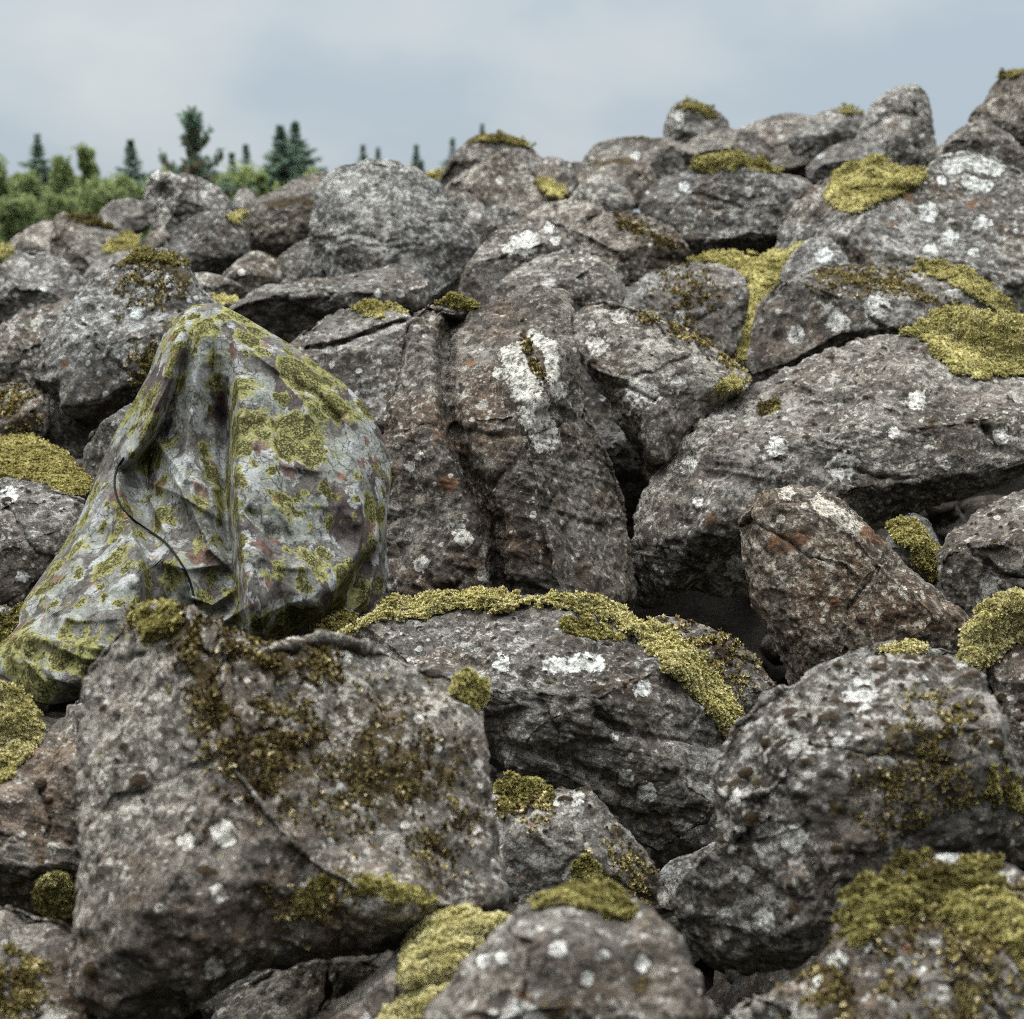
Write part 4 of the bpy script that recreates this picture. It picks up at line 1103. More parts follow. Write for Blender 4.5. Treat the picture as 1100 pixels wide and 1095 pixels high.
# ------------------------------------------------------------------ the cloth
def make_cloth():
    poly = [(226, 325), (238, 329), (258, 339), (282, 354), (312, 373), (342, 396), (368, 415), (388, 436), (405, 462), (415, 488), (419, 512), (415, 560), (416, 620),
            (406, 660), (384, 678), (350, 684), (320, 700), (270, 730), (200, 745), (140, 745), (100, 742), (76, 748), (52, 754), (24, 746), (14, 726), (0, 722), (-14, 706),
            (8, 690), (24, 682), (23, 655), (42, 626), (66, 590), (88, 552), (104, 514), (128, 462), (146, 432), (162, 402), (174, 368), (186, 343), (206, 329)]
    d = 4.62
    cx, cy = 228.0, 575.0
    p = np.array(poly, float)
    dense = []
    for i in range(len(p)):
        for t in np.linspace(0, 1, 16, endpoint=False): dense.append(p[i] * (1 - t) + p[(i + 1) % len(p)] * t)
    dense = np.array(dense)
    target = polar_radius(dense[:, 0], dense[:, 1], cx, cy, 1)
    dirs, tris = ico(7)
    X, Y, Z = dirs[:, 0], dirs[:, 1], dirs[:, 2]
    m = d / F
    th = np.arctan2(-Y, X)
    rad = sample_polar(target, th)
    q = 2.1
    s = (np.abs(X) ** q + np.abs(Y) ** q + np.abs(Z) ** q) ** (-1 / q)
    # spread rings evenly so the sheet has an even grain
    px = cx + X * s * rad
    py = cy - Y * s * rad
    rho = np.clip(np.hypot(X, Y) * s, 0, 1)
    zz = np.sign(Z) * (0.40 * np.abs(Z * s) + 0.60 * (1 - rho))      # tent-like: flat panels that meet at the outline
    up = (cy - py) * m
    depth_r = 0.34 * np.clip(1.0 - 0.45 * np.clip(up / 0.53, 0, 1), 0.3, 1)
    left = np.clip((150 - px) / 150, 0, 1)
    depth_r = depth_r * (1 - 0.45 * left)
    dep = d - zz * depth_r + 0.30 * up
    foot = 1 / (1 + np.exp(-np.clip((150 - px) / 12, -30, 30)))
    dep = dep - 0.85 * np.clip(py - 575, 0, 180) * m * np.maximum(np.clip((1 - rho) * 3.0, 0, 1) * (zz > 0), foot)      # hangs and spreads instead of curling under
    front = zz > -0.05
    fade = np.clip((zz + 0.05) / 0.35, 0, 1)
    h = np.zeros(len(px))

    def fold(line, wl, wr, amp, sharp=1.0, pw=1.3):
        """crest along the line; wl / wr are widths on the screen-left and screen-right of a downward line"""
        dist, side, along = dist_polyline(px, py, line)
        w = np.where(side > 0, wl, wr)
        taper = np.clip(np.minimum(along, 1 - along) * 7, 0, 1) * 0.75 + 0.25
        return amp * taper * np.exp(-(dist / w) ** pw * sharp)
    sig = lambda v: 1 / (1 + np.exp(-np.clip(v, -30, 30)))
    edge = lambda line: np.interp(py, [q[1] for q in line], [q[0] for q in line])
    # deep hollow under the peak between the left flap and the central fold
    xl = edge([(200, 400), (178, 450), (140, 490), (130, 505), (133, 540), (145, 575), (152, 605), (150, 660), (150, 740)])
    xr = edge([(246, 350), (250, 400), (254, 440), (250, 500), (252, 540), (258, 600), (266, 660), (272, 740)])
    wall = np.interp(py, [330, 390, 430, 520, 640, 740], [0.0, 0.03, 0.08, 0.13, 0.15, 0.14])
    h -= wall * sig((px - xl - 6) / 4.5) * sig((xr - 5 - px) / 3.2)
    h += fold([(240, 332), (250, 380), (257, 430), (256, 480), (254, 520), (258, 570), (264, 620), (272, 690)], 6, 30, 0.045)
    h -= fold([(238, 425), (243, 470), (243, 510), (246, 560), (252, 610)], 12, 6, 0.05)
    h -= fold([(244, 345), (249, 380), (250, 420)], 9, 5, 0.030)
    h += fold([(222, 335), (216, 380), (206, 430), (200, 480), (196, 530)], 12, 16, 0.050)
    h -= fold([(232, 380), (226, 430), (222, 480), (226, 540)], 8, 8, 0.030)
    h -= fold([(240, 420), (244, 470), (242, 520), (246, 575), (252, 640)], 15, 5, 0.06)
    # left panel: bright edge, gully beside it, flap with the cord
    h += fold([(204, 332), (180, 395), (163, 450), (150, 480), (130, 502)], 16, 11, 0.060)
    h -= fold([(206, 362), (190, 420), (174, 462), (158, 500), (160, 560)], 9, 9, 0.075)
    # folds hanging in a fan from the peak and standing at the foot
    for ln, wl, wr, a in (([(244, 342), (290, 450), (304, 560), (306, 650)], 26, 9, 0.026), ([(254, 344), (330, 440), (352, 530), (356, 600)], 28, 9, 0.024),
                          ([(272, 590), (277, 640), (284, 695)], 9, 5, 0.035), ([(300, 605), (304, 650), (306, 695)], 9, 5, 0.030), ([(328, 600), (326, 640), (318, 684)], 9, 5, 0.026),
                          ([(98, 545), (78, 620), (66, 690)], 16, 6, 0.016), ([(128, 600), (118, 650), (104, 715)], 16, 6, 0.016), ([(190, 345), (170, 405), (146, 455)], 6, 10, 0.02)):
        h += fold(ln, wl, wr, a, pw=1.0)
    # sharp pulled creases
    for ln, a in (([(234, 336), (262, 372), (300, 400)], 0.014), ([(228, 345), (230, 400), (222, 450)], 0.014), ([(262, 470), (300, 500), (352, 508)], 0.010),
                  ([(266, 590), (300, 610), (345, 612)], 0.012), ([(300, 545), (322, 590), (330, 650)], 0.012), ([(150, 515), (190, 530), (240, 560)], 0.018),
                  ([(160, 600), (200, 612), (246, 606)], 0.018), ([(112, 520), (84, 580), (60, 650)], 0.010), ([(130, 580), (100, 630), (50, 690)], 0.012),
                  ([(36, 650), (80, 668), (140, 664)], 0.010), ([(196, 360), (182, 410), (150, 470)], 0.014), ([(345, 400), (372, 460), (388, 530)], 0.012),
                  ([(50, 690), (90, 708), (140, 712)], 0.012), ([(40, 712), (58, 730), (90, 738)], 0.012)):
        h += fold(ln, 4, 13, a * 1.6, pw=1.0)
    h += fold([(126, 505), (128, 535), (142, 570), (150, 605), (147, 660)], 60, 6, 0.050)
    h -= fold([(120, 492), (108, 520), (90, 560)], 8, 14, 0.014)
    h += fold([(100, 530), (70, 600), (30, 660)], 20, 24, 0.02)
    h -= fold([(120, 540), (110, 600), (112, 660)], 20, 20, 0.02)
    # creases through the hollow
    h += fold([(146, 505), (172, 560), (192, 600), (210, 650)], 9, 14, 0.060, pw=1.0)
    h += fold([(180, 500), (205, 545), (225, 590), (250, 615)], 9, 14, 0.055, pw=1.0)
    h += fold([(165, 470), (200, 515), (240, 528)], 12, 8, 0.045, pw=1.0)
    h += fold([(268, 650), (240, 668), (210, 690)], 8, 8, 0.050)
    h += fold([(200, 640), (228, 650), (256, 632)], 9, 11, 0.05, pw=1.0)
    # right panel
    h += fold([(262, 400), (300, 440), (330, 520), (335, 600)], 40, 55, 0.020)
    h += fold([(270, 360), (320, 395), (365, 430), (395, 470)], 14, 12, 0.030)
    h -= fold([(290, 398), (340, 424), (372, 460)], 9, 7, 0.022)
    under = edge([(420, 560), (398, 590), (382, 606), (352, 650), (318, 684), (300, 740)])
    h -= 0.12 * sig((px - under - 3) / 4.0) * sig((py - 575) / 10)
    h += fold([(384, 510), (389, 570), (380, 608), (350, 650), (316, 686)], 24, 6, 0.045)
    h += fold([(405, 560), (404, 610), (392, 645), (360, 672)], 9, 9, 0.05)
    h += fold([(285, 540), (281, 600), (288, 670)], 10, 12, 0.030)
    h -= fold([(297, 575), (300, 640), (310, 680)], 9, 9, 0.018)
    h -= fold([(262, 548), (276, 556), (292, 585)], 6, 8, 0.030)
    h += fold([(300, 543), (350, 544), (400, 540)], 3, 3, 0.004)
    h += fold([(215, 543), (240, 543)], 3, 3, 0.004)
    # crumpled hem at the lower left
    for ln, wl, wr, a in (([(30, 680), (28, 710), (60, 745)], 8, 6, 0.03), ([(70, 690), (60, 720), (74, 748)], 12, 9, 0.022), ([(95, 700), (84, 725), (92, 745)], 10, 12, 0.020),
                          ([(15, 700), (20, 725), (26, 748)], 5, 5, 0.03), ([(24, 684), (70, 690), (120, 700)], 10, 9, 0.03)):
        h += fold(ln, wl, wr, a)
    P0 = unproject(px, py, dep)
    # straight creases left by folding the sheet away
    rngc = np.random.default_rng(12)
    for k in range(6):
        an = rngc.uniform(0, math.pi); wl_ = rngc.uniform(75, 150)
        tq = (px * math.cos(an) + py * math.sin(an)) / wl_ + rngc.uniform(0, 1) + 0.10 * fbm(np.stack([px / 90, py / 90, px * 0], 1), 71 + k, 2)
        h += 0.019 * np.abs((tq % 1.0) - 0.5) * (0.4 + 0.6 * np.clip(fbm(np.stack([px / 70, py / 70, px * 0], 1), 81 + k, 2) + 0.5, 0, 1))
    # soft random puckers stretched along the fall of the cloth
    g = np.stack([(px - 0.25 * (py - 550)) / 42, py / 120, zz * 2], 1)
    h += 0.012 * fbm(g, 41, 3, 0.5)
    g2 = np.stack([px / 26 + 0.5 * py / 60, py / 40 - px / 70, zz * 3], 1)
    h += 0.0060 * fbm(g2, 47, 3, 0.5, True)
    dep = dep - np.where(front, h * fade, 0)
    P = unproject(px, py, dep)
    base = P.mean(0); base[2] = P[:, 2].min()
    ob = mesh_object('camouflage_cloth', P, tris, CLOTH, None, base, True)
    tag(ob, 'lichen-patterned camouflage cloth draped over a peaked heap among the boulders', 'cloth')
    ob['_org'] = [float(x) for x in base]
    # the dark draw cord, lying on the cloth
    line = smooth_open([(133, 492), (125, 505), (123, 522), (128, 540), (140, 556), (160, 570), (178, 583), (194, 604), (204, 624), (209, 645), (210, 668)])
    pts = []
    fr = np.where(front)[0]
    for x, y in line:
        i = fr[np.argsort(np.hypot(px[fr] - x, py[fr] - y))[:5]]
        pts.append(unproject(x, y, dep[i].min() - 0.001))
    pts = np.array(pts)
    for _ in range(6): pts[1:-1] = (pts[:-2] + pts[1:-1] * 2 + pts[2:]) / 4
    tube('drawcord', pts, 0.0024, CORD, ob)
    return ob


def smooth_open(pts, n=8):
    p = np.array(pts, float)
    q = np.concatenate([[2 * p[0] - p[1]], p, [2 * p[-1] - p[-2]]])
    out = []
    for i in range(1, len(q) - 2):
        for t in np.linspace(0, 1, n, endpoint=False):
            out.append(0.5 * ((2 * q[i]) + (-q[i - 1] + q[i + 1]) * t + (2 * q[i - 1] - 5 * q[i] + 4 * q[i + 1] - q[i + 2]) * t * t
                              + (-q[i - 1] + 3 * q[i] - 3 * q[i + 1] + q[i + 2]) * t ** 3))
    out.append(p[-1])
    return np.array(out)


def tube_arrays(pts, rad, sides=8):
    pts = np.array(pts, float); n = len(pts)
    rad = np.broadcast_to(rad, (n,))
    tg = np.gradient(pts, axis=0); tg /= np.maximum(np.linalg.norm(tg, axis=1, keepdims=True), 1e-9)
    ref = np.where(np.abs(tg[:, 2:3]) > 0.9, np.array([[1.0, 0, 0]]), np.array([[0, 0, 1.0]]))
    a = np.cross(tg, ref); a /= np.linalg.norm(a, axis=1, keepdims=True)
    b = np.cross(tg, a)
    ang = np.linspace(0, 2 * math.pi, sides, endpoint=False)
    V = (pts[:, None] + rad[:, None, None] * (np.cos(ang)[None, :, None] * a[:, None] + np.sin(ang)[None, :, None] * b[:, None])).reshape(-1, 3)
    i, j = np.meshgrid(np.arange(n - 1), np.arange(sides), indexing='ij')
    k = (j + 1) % sides
    Fq = np.stack([i * sides + j, i * sides + k, (i + 1) * sides + k, (i + 1) * sides + j], -1).reshape(-1, 4)
    return V, Fq


def tube(name, pts, rad, mat, parent=None, sides=8):
    V, Fq = tube_arrays(pts, rad, sides)
    org = V.mean(0)
    return mesh_object(name, V, Fq, mat, parent, org)


make_cloth()

# ------------------------------------------------------------------ ground
def make_ground():
    def axis(near, far, step, grow=1.25):
        a = list(np.arange(near[0], near[1] + 1e-6, step))
        s = step
        while a[-1] < far: s *= grow; a.append(a[-1] + s)
        s = step
        while a[0] > -far: s *= grow; a.insert(0, a[0] - s)
        return np.array(a)
    xs = axis((-4.5, 4.5), 3000, 0.10)
    ys = axis((1.0, 17.0), 3000, 0.10)
    gx, gy = np.meshgrid(xs, ys)
    ctr, low, rr = [], [], []
    for s in STONES.values():
        c = s['P'].mean(0)
        hh = s['P'][:, 2].max() - s['P'][:, 2].min()
        ctr.append(c[:2]); low.append(s['P'][:, 2].min() + 0.04 * hh); rr.append(s['R'])
    ctr, low, rr = np.array(ctr), np.array(low), np.array(rr)
    q = np.stack([gx.ravel(), gy.ravel()], 1)
    num = np.zeros(len(q)); den = np.zeros(len(q)); dmin = np.full(len(q), 1e9)
    for c, z, r in zip(ctr, low, rr):
        dd = np.hypot(q[:, 0] - c[0], q[:, 1] - c[1])
        w = 1 / (dd ** 2 + 0.12) ** 1.6
        num += w * z; den += w; dmin = np.minimum(dmin, dd)
    z = num / den - 0.62
    # open ground beyond the stones falls away to the plain
    far = np.clip((dmin - 0.6) / 9.0, 0, 1); far = far * far * (3 - 2 * far)
    plain = -1.6 + 0.5 * fbm(np.stack([q[:, 0] / 60, q[:, 1] / 60, q[:, 0] * 0], 1), 3, 2)
    z = z * (1 - far) + np.minimum(plain, z) * far
    p3 = np.stack([q[:, 0] / 0.35, q[:, 1] / 0.35, q[:, 0] * 0], 1)
    hole = unproject(664, 470, 5.95)
    z = z - 0.8 * np.exp(-((q[:, 0] - hole[0]) ** 2 + (q[:, 1] - hole[1]) ** 2) / 0.40 ** 2)  # added pit under the crevice, sunk so that it falls dark
    z = z + 0.10 * fbm(p3 * 1.5, 8, 4, 0.6, True) * (1 - far)
    GROUND.update(q=q, z=z, nx=len(xs), xs=xs, ys=ys)
    V = np.stack([q[:, 0], q[:, 1], z], 1)
    ny, nx = gx.shape
    i, j = np.meshgrid(np.arange(ny - 1), np.arange(nx - 1), indexing='ij')
    Fq = np.stack([i * nx + j, i * nx + j + 1, (i + 1) * nx + j + 1, (i + 1) * nx + j], -1).reshape(-1, 4)
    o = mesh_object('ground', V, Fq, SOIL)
    tag(o, 'ground of soil and rubble, coloured near black for shade between the boulders', None, None, 'structure')


GROUND = {}
make_ground()


def make_rubble(n=1500):
    """small broken stones lying in the gaps between the boulders"""
    rng = np.random.default_rng(5)
    v, f = ico(2)
    xs, ys, Z = GROUND['xs'], GROUND['ys'], GROUND['z'].reshape(len(GROUND['ys']), -1)
    d = rng.uniform(2.4, 10.5, n) ** 1.0
    px = rng.uniform(-60, 1160, n)
    VV, FF = [], []
    gap = [(600, 360), (650, 400), (712, 500), (712, 620), (655, 620)]             # the black crevice stays empty
    VV.append(v * 0.03 + np.array((0.0, 4.0, -0.5))); FF.append(f)
    for i in range(1, n):
        c = unproject(px[i], 600, d[i])
        ix = min(np.searchsorted(xs, c[0]), len(xs) - 1); iy = min(np.searchsorted(ys, c[1]), len(ys) - 1)
        gp = project(np.array([[c[0], c[1], Z[iy, ix]]]))
        if inside_poly(gp[0], gp[1], gap)[0] or inside_poly(gp[0], gp[1], [(670, 630), (850, 630), (860, 760), (760, 700)])[0]: c = unproject(px[i] * 0 + 1150 + 60 * rng.random(), 600, d[i]); ix = min(np.searchsorted(xs, c[0]), len(xs) - 1)
        r = rng.uniform(0.025, 0.10) * (1 + 0.6 * rng.random() ** 4)
        o = v * (1 + 0.28 * vnoise(v * 1.4 + i * 3.1, i)[:, None] + 0.10 * vnoise(v * 3.7 + i, i + 5)[:, None])
        for k in range(4):
            nn = unit(rng.normal(size=3)); ex = np.maximum(o @ nn - 0.72, 0); o = o - np.multiply.outer(ex, nn)
        o = o * np.array((1.25, 1.0, 0.7)) * r
        a = rng.uniform(0, 6.28); R = np.array(((math.cos(a), -math.sin(a), 0), (math.sin(a), math.cos(a), 0), (0, 0, 1)))
        VV.append(o @ R.T + np.array((c[0], c[1], Z[iy, ix] + r * rng.uniform(0.1, 0.9)))); FF.append(f + i * len(v))
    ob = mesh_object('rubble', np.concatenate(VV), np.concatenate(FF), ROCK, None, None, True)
    ob['noise_seed'] = 1.7; ob['lichen'] = 0.35; ob['brown'] = 0.9; ob['tone'] = 0.32; ob['grain'] = 1.2; ob['warm'] = 0.8  # low tone paints the shade of the gaps onto the stones
    tag(ob, 'small broken stones toned dark for shade in the gaps between the boulders', None, None, 'stuff')


def unit(v): return v / np.maximum(np.linalg.norm(v, axis=-1, keepdims=True), 1e-9)


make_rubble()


# ------------------------------------------------------------------ trees
def quads(pts, axis, nrm, L, w):
    side = np.cross(axis, nrm); side /= np.maximum(np.linalg.norm(side, axis=1, keepdims=True), 1e-9)
    L = np.broadcast_to(L, (len(pts),))[:, None]; w = np.broadcast_to(w, (len(pts),))[:, None]
    V = np.stack([pts - side * w * 0.3, pts + axis * L * 0.45 - side * w, pts + axis * L, pts + axis * L * 0.45 + side * w], 1).reshape(-1, 3)
    return V, np.arange(len(V)).reshape(-1, 4)


def unit(v): return v / np.maximum(np.linalg.norm(v, axis=-1, keepdims=True), 1e-9)


TREES = []


def spruce(px, top, d, width_px, seed, label, base_z=-1.7, gap=0.17, droop=0.25, name='spruce_tree'):
    rng = np.random.default_rng(seed)
    tip = unproject(px, top, d)
    Ht = tip[2] - base_z
    base = np.array((tip[0], tip[1], base_z))
    root = bpy.data.objects.new(name, None); COL.objects.link(root)
    root.location = base.tolist(); root['_org'] = base.tolist()
    tag(root, label, 'tree', 'trees beyond the boulders')
    n = 12
    zz = np.linspace(0, 1, n)
    pts = base + np.stack([0.04 * np.sin(zz * 5 + seed) * Ht * 0.15, 0 * zz, zz * Ht], 1)
    V, Fq = tube_arrays(pts, 0.012 * Ht * (1 - zz) + 0.012, 8)
    mesh_object('trunk', V, Fq, BARK, root, base)
    m = d / F
    slope = width_px / 2 / 36.0            # half width per metre below the tip
    P, A, S, LL = [], [], [], []
    z = 0.0
    while z < Ht * 0.93:
        r = min(slope * z * (0.55 + 0.45 * min(1.0, z * F / d / 36)), Ht * 0.26) + 0.04
        k = rng.integers(5, 9)
        a0 = rng.uniform(0, 6.28)
        for b in range(k):
            a = a0 + b * 6.283 / k + rng.normal(0, 0.25)
            L = r * rng.uniform(0.55, 1.2)
            ns = max(4, int(L / 0.045))
            t = np.linspace(0.05, 1, ns)
            dirv = np.array((math.cos(a), math.sin(a), 0))
            rise = rng.uniform(0.15, 0.5) if z < Ht * 0.3 else rng.uniform(-0.1, 0.25)
            bp = np.array((tip[0], tip[1], tip[2] - z)) + np.multiply.outer(t * L, dirv) + np.multiply.outer(L * (rise * t - droop * t * t + 0.15 * t ** 3), (0, 0, 1))
            for sgn in (-1, 1, 0, 2):
                side = np.array((-math.sin(a), math.cos(a), 0)) * (sgn if abs(sgn) == 1 else 0)
                ax = unit(dirv * 0.8 + side * 0.9 + np.array((0, 0, -0.5 if sgn == 2 else 0.25)) + rng.normal(0, 0.2, (ns, 3)))
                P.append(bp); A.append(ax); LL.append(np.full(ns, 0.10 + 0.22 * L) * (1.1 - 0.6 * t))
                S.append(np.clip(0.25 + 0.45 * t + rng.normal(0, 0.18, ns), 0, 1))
        z += gap * rng.uniform(0.7, 1.3) * (0.6 + 0.5 * min(1, z))
    P, A, S, LL = np.concatenate(P), np.concatenate(A), np.concatenate(S), np.concatenate(LL)
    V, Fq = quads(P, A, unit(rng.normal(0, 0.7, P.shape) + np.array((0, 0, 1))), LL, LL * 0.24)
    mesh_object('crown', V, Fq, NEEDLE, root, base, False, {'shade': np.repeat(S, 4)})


def ragged_spruce(px, top, d, label):
    """the nearer open spruce with brown cones and long upswept boughs"""
    rng = np.random.default_rng(77)
    base_z = -1.2
    tip = unproject(px, top, d); base = np.array((tip[0], tip[1], base_z))
    m = d / F
    root = bpy.data.objects.new('spruce_tree', None); COL.objects.link(root)
    root.location = base.tolist(); root['_org'] = base.tolist()
    tag(root, label, 'tree', 'trees beyond the boulders')
    zz = np.linspace(0, 1, 12)
    V, Fq = tube_arrays(base + np.stack([0.05 * np.sin(zz * 6), zz * 0, zz * (tip[2] - base_z)], 1), 0.07 * (1 - zz) + 0.015, 8)
    mesh_object('trunk', V, Fq, BARK, root, base)
    P, A, S, LL = [], [], [], []
    PC, AC, SC = [], [], []
    def bough(p0, p1, curve, dens=1.0, cones=0.3, leaf=0.16):
        L = np.linalg.norm(p1 - p0); ns = int(L / 0.016 * dens)
        t = rng.uniform(0.0, 1, ns)
        c = p0 + np.multiply.outer(t, p1 - p0) + np.multiply.outer(curve * t * (1 - t), (0, 0, 1.0))
        ax = unit((p1 - p0) / L * 0.7 + rng.normal(0, 0.55, (ns, 3)))
        iscone = rng.random(ns) < min(0.8, cones * 1.25 + 0.03)
        P.append(c[~iscone]); A.append(ax[~iscone]); LL.append(leaf * rng.uniform(0.6, 1.2, (~iscone).sum()) * (1.1 - 0.5 * t[~iscone]))
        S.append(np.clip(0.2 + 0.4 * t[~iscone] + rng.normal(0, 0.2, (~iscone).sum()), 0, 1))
        PC.append(c[iscone]); AC.append(unit(ax[iscone] * 0.4 + np.array((0, 0, -1.0)))); SC.append(rng.random(iscone.sum()))
    def at(x, y, dd=0.0): return unproject(x, y, d + dd)
    stem = lambda y: at(px + 0.5, y)
    for y0, tgt, cv, cn in ((192, (172, 162), -0.25, 0.45), (190, (182, 184), -0.1, 0.2), (188, (238, 160), -0.25, 0.4), (190, (222, 178), -0.1, 0.4), (160, (225, 140), -0.08, 0.2),
                            (156, (197, 143), -0.05, 0.3), (200, (180, 196), 0.0, 0.1), (200, (232, 186), 0.0, 0.3), (178, (196, 176), 0, 0.5), (176, (216, 170), 0, 0.5), (132, (196, 124), 0, 0.0),
                            (134, (214, 126), 0, 0.05), (128, (205, 120), 0, 0.0), (140, (200, 132), 0, 0.1), (140, (212, 134), 0, 0.2)):
        for dd in (-0.16, 0.0, 0.16): bough(stem(y0), at(tgt[0], tgt[1], dd), cv, 1.0, cn)
    for k in range(60):
        y = rng.uniform(130, 205); a = rng.uniform(0, 6.28); L = rng.uniform(0.06, 0.16) * (0.6 + (y - 130) / 80)
        p0 = stem(y); bough(p0, p0 + np.array((math.cos(a) * L, math.sin(a) * L, rng.uniform(-0.03, 0.08))), 0, 1.5, 0.55 if 138 < y < 185 else 0.2)
    for k in range(40):
        y = rng.uniform(205, 300); a = rng.uniform(0, 6.28); L = rng.uniform(0.3, 1.0)
        p0 = stem(y); bough(p0, p0 + np.array((math.cos(a) * L, math.sin(a) * L, 0.1)), -0.1, 0.8, 0.2)
    P, A, S, LL = map(np.concatenate, (P, A, S, LL))
    V, Fq = quads(P, A, unit(rng.normal(0, 1, P.shape)), LL, LL * 0.22)
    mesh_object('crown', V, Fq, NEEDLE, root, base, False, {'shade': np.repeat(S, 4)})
    PC, AC, SC = map(np.concatenate, (PC, AC, SC))
    V1, F1_ = quads(PC, AC, unit(rng.normal(0, 1, PC.shape)), 0.12, 0.028)
    V2, F2_ = quads(PC, AC, unit(rng.normal(0, 1, PC.shape)), 0.12, 0.028)
    o = mesh_object('cones', np.concatenate([V1, V2]), np.concatenate([F1_, F2_ + len(V1)]), CONES, root, base, False,
                    {'shade': np.concatenate([np.repeat(SC, 4)] * 2)})
    o['kind'] = 'stuff'


def birch(px, top, d, width_px, seed, label, base_z=-1.7, n=5200, light=0.5, name='birch_bush', lobes=9, leaf=0.085):
    rng = np.random.default_rng(seed)
    tip = unproject(px, top, d)
    base = np.array((tip[0], tip[1], base_z))
    Ht = tip[2] - base_z
    m = d / F
    Wd = width_px * m * 0.62
    root = bpy.data.objects.new(name, None); COL.objects.link(root)
    root.location = base.tolist(); root['_org'] = base.tolist()
    tag(root, label, 'bush', 'bushes and young birches beyond the boulders')
    Vt, Ft, off = [], [], 0
    lob = []
    for k in range(lobes):
        f = rng.uniform(0.42, 0.97)
        wz = (1.04 - f) ** 0.42
        a = rng.uniform(0, 6.28)
        c = base + np.array((math.cos(a) * Wd * wz * rng.uniform(0.1, 0.95), math.sin(a) * Wd * wz * 0.8 * rng.random(), f * Ht))
        r = Wd * rng.uniform(0.22, 0.48) * (0.45 + 0.7 * wz)
        c[2] = min(c[2], tip[2] - r * 0.55)
        lob.append((c, r))
        q = np.linspace(0, 1, 6)[:, None]
        path = base * (1 - q) + c * q + np.array((0, 0, 1.0)) * (q * (1 - q)) * 0.3
        V, Fq = tube_arrays(path, 0.03 * (1 - q[:, 0]) + 0.006, 5)
        Vt.append(V); Ft.append(Fq + off); off += len(V)
    mesh_object('stems', np.concatenate(Vt), np.concatenate(Ft), BARK, root, base)
    P, S = [], []
    per = n // lobes
    for c, r in lob:
        u = unit(rng.normal(0, 1, (per, 3))) * (rng.random(per) ** 0.45)[:, None] * r
        u *= np.array((1, 0.9, 1.35))
        q = c + u
        clump = fbm(q / (r * 0.45) + seed, seed, 2)
        keep = clump > -0.42 - 0.3 * rng.random(per)
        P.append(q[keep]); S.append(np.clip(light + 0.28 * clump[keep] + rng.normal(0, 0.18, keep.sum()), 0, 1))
    # wispy leaders
    for k in range(46):
        c, r = lob[rng.integers(0, lobes)]
        t = np.linspace(0, 1, 26)[:, None]
        p1 = c + np.array((rng.normal(0, r * 0.7), rng.normal(0, r * 0.4), r * rng.uniform(1.1, 2.3)))
        p1[2] = min(p1[2], tip[2] + 0.1)
        P.append(c * (1 - t) + p1 * t + rng.normal(0, 0.03, (26, 3))); S.append(np.clip(light + 0.15 + rng.normal(0, 0.15, 26), 0, 1))
    P, S = np.concatenate(P), np.concatenate(S)
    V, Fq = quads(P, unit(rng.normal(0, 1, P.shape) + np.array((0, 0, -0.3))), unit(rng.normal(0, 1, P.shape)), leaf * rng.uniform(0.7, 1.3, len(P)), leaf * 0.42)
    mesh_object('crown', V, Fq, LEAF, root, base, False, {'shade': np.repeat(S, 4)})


spruce(40, 146, 52, 34, 1, 'slim dark spruce rising above the birch bushes at far left')
spruce(140, 152, 50, 34, 2, 'small dark spruce left of the cone-laden ragged spruce')
ragged_spruce(206, 121, 27, 'ragged spruce with brown cones and long upswept boughs behind the pale-capped boulder')
spruce(249, 166, 56, 30, 3, 'left of two low spruces behind the light green bush')
spruce(264, 157, 58, 26, 4, 'right of two low spruces behind the light green bush')
spruce(301, 137, 44, 36, 5, 'left stem of the dense dark spruce pair left of the pointed boulder', gap=0.13)
spruce(317, 133, 44.6, 38, 6, 'right stem of the dense dark spruce pair left of the pointed boulder', gap=0.13)
spruce(390, 157, 74, 26, 7, 'left of two tiny spruce tips above the pointed boulder')
spruce(406, 160, 76, 28, 8, 'right of two tiny spruce tips above the pointed boulder')
spruce(447, 157, 72, 24, 9, 'tiny spruce tip just right of the pointed boulder top')
spruce(486, 150, 70, 24, 10, 'tiny spruce tip touching the left of the moss-capped skyline boulder')
spruce(518, 134, 86, 14, 11, 'faint spire just above the moss-capped skyline boulder')
for i, (x, y, d, w, l, lab) in enumerate((
        (-12, 176, 38, 70, 0.55, 'light green birch bush cut by the left edge'),
        (24, 188, 41, 60, 0.50, 'birch bush in front of the slim far left spruce'),
        (62, 172, 44, 60, 0.60, 'yellowish birch bush right of the slim far left spruce'),
        (92, 157, 47, 40.5, 0.55, 'slender pale birch rising between the two left spruces'),
        (104, 184, 40, 66, 0.50, 'broad birch bush below the slender pale birch'),
        (136, 192, 42, 54, 0.55, 'birch bush at the foot of the small dark spruce'),
        (20, 222, 33, 90, 0.32, 'darker green bush low at the far left before the birches'),
        (-25, 215, 31, 80, 0.22, 'darkest bush low at the left edge'),
        (70, 214, 34, 80, 0.42, 'mid green bush above the upright blocky boulder'),
        (118, 208, 35, 70, 0.46, 'rounded green bush above the far left skyline stone'),
        (268, 184, 36, 60, 0.80, 'yellow-green bush in front of two low spruces'),
        (305, 196, 34, 50, 0.74, 'yellow-green bush at the foot of the dense spruce pair'),
        (242, 196, 35, 36, 0.74, 'yellow-green bush just right of the ragged spruce'),
        (334, 186, 37, 34, 0.70, 'yellow-green bush left of the pointed boulder'))):
    birch(x, y, d, w, 100 + i, lab, light=l, n=13000 if w > 40 else 4500, lobes=34 if w > 40 else 14)


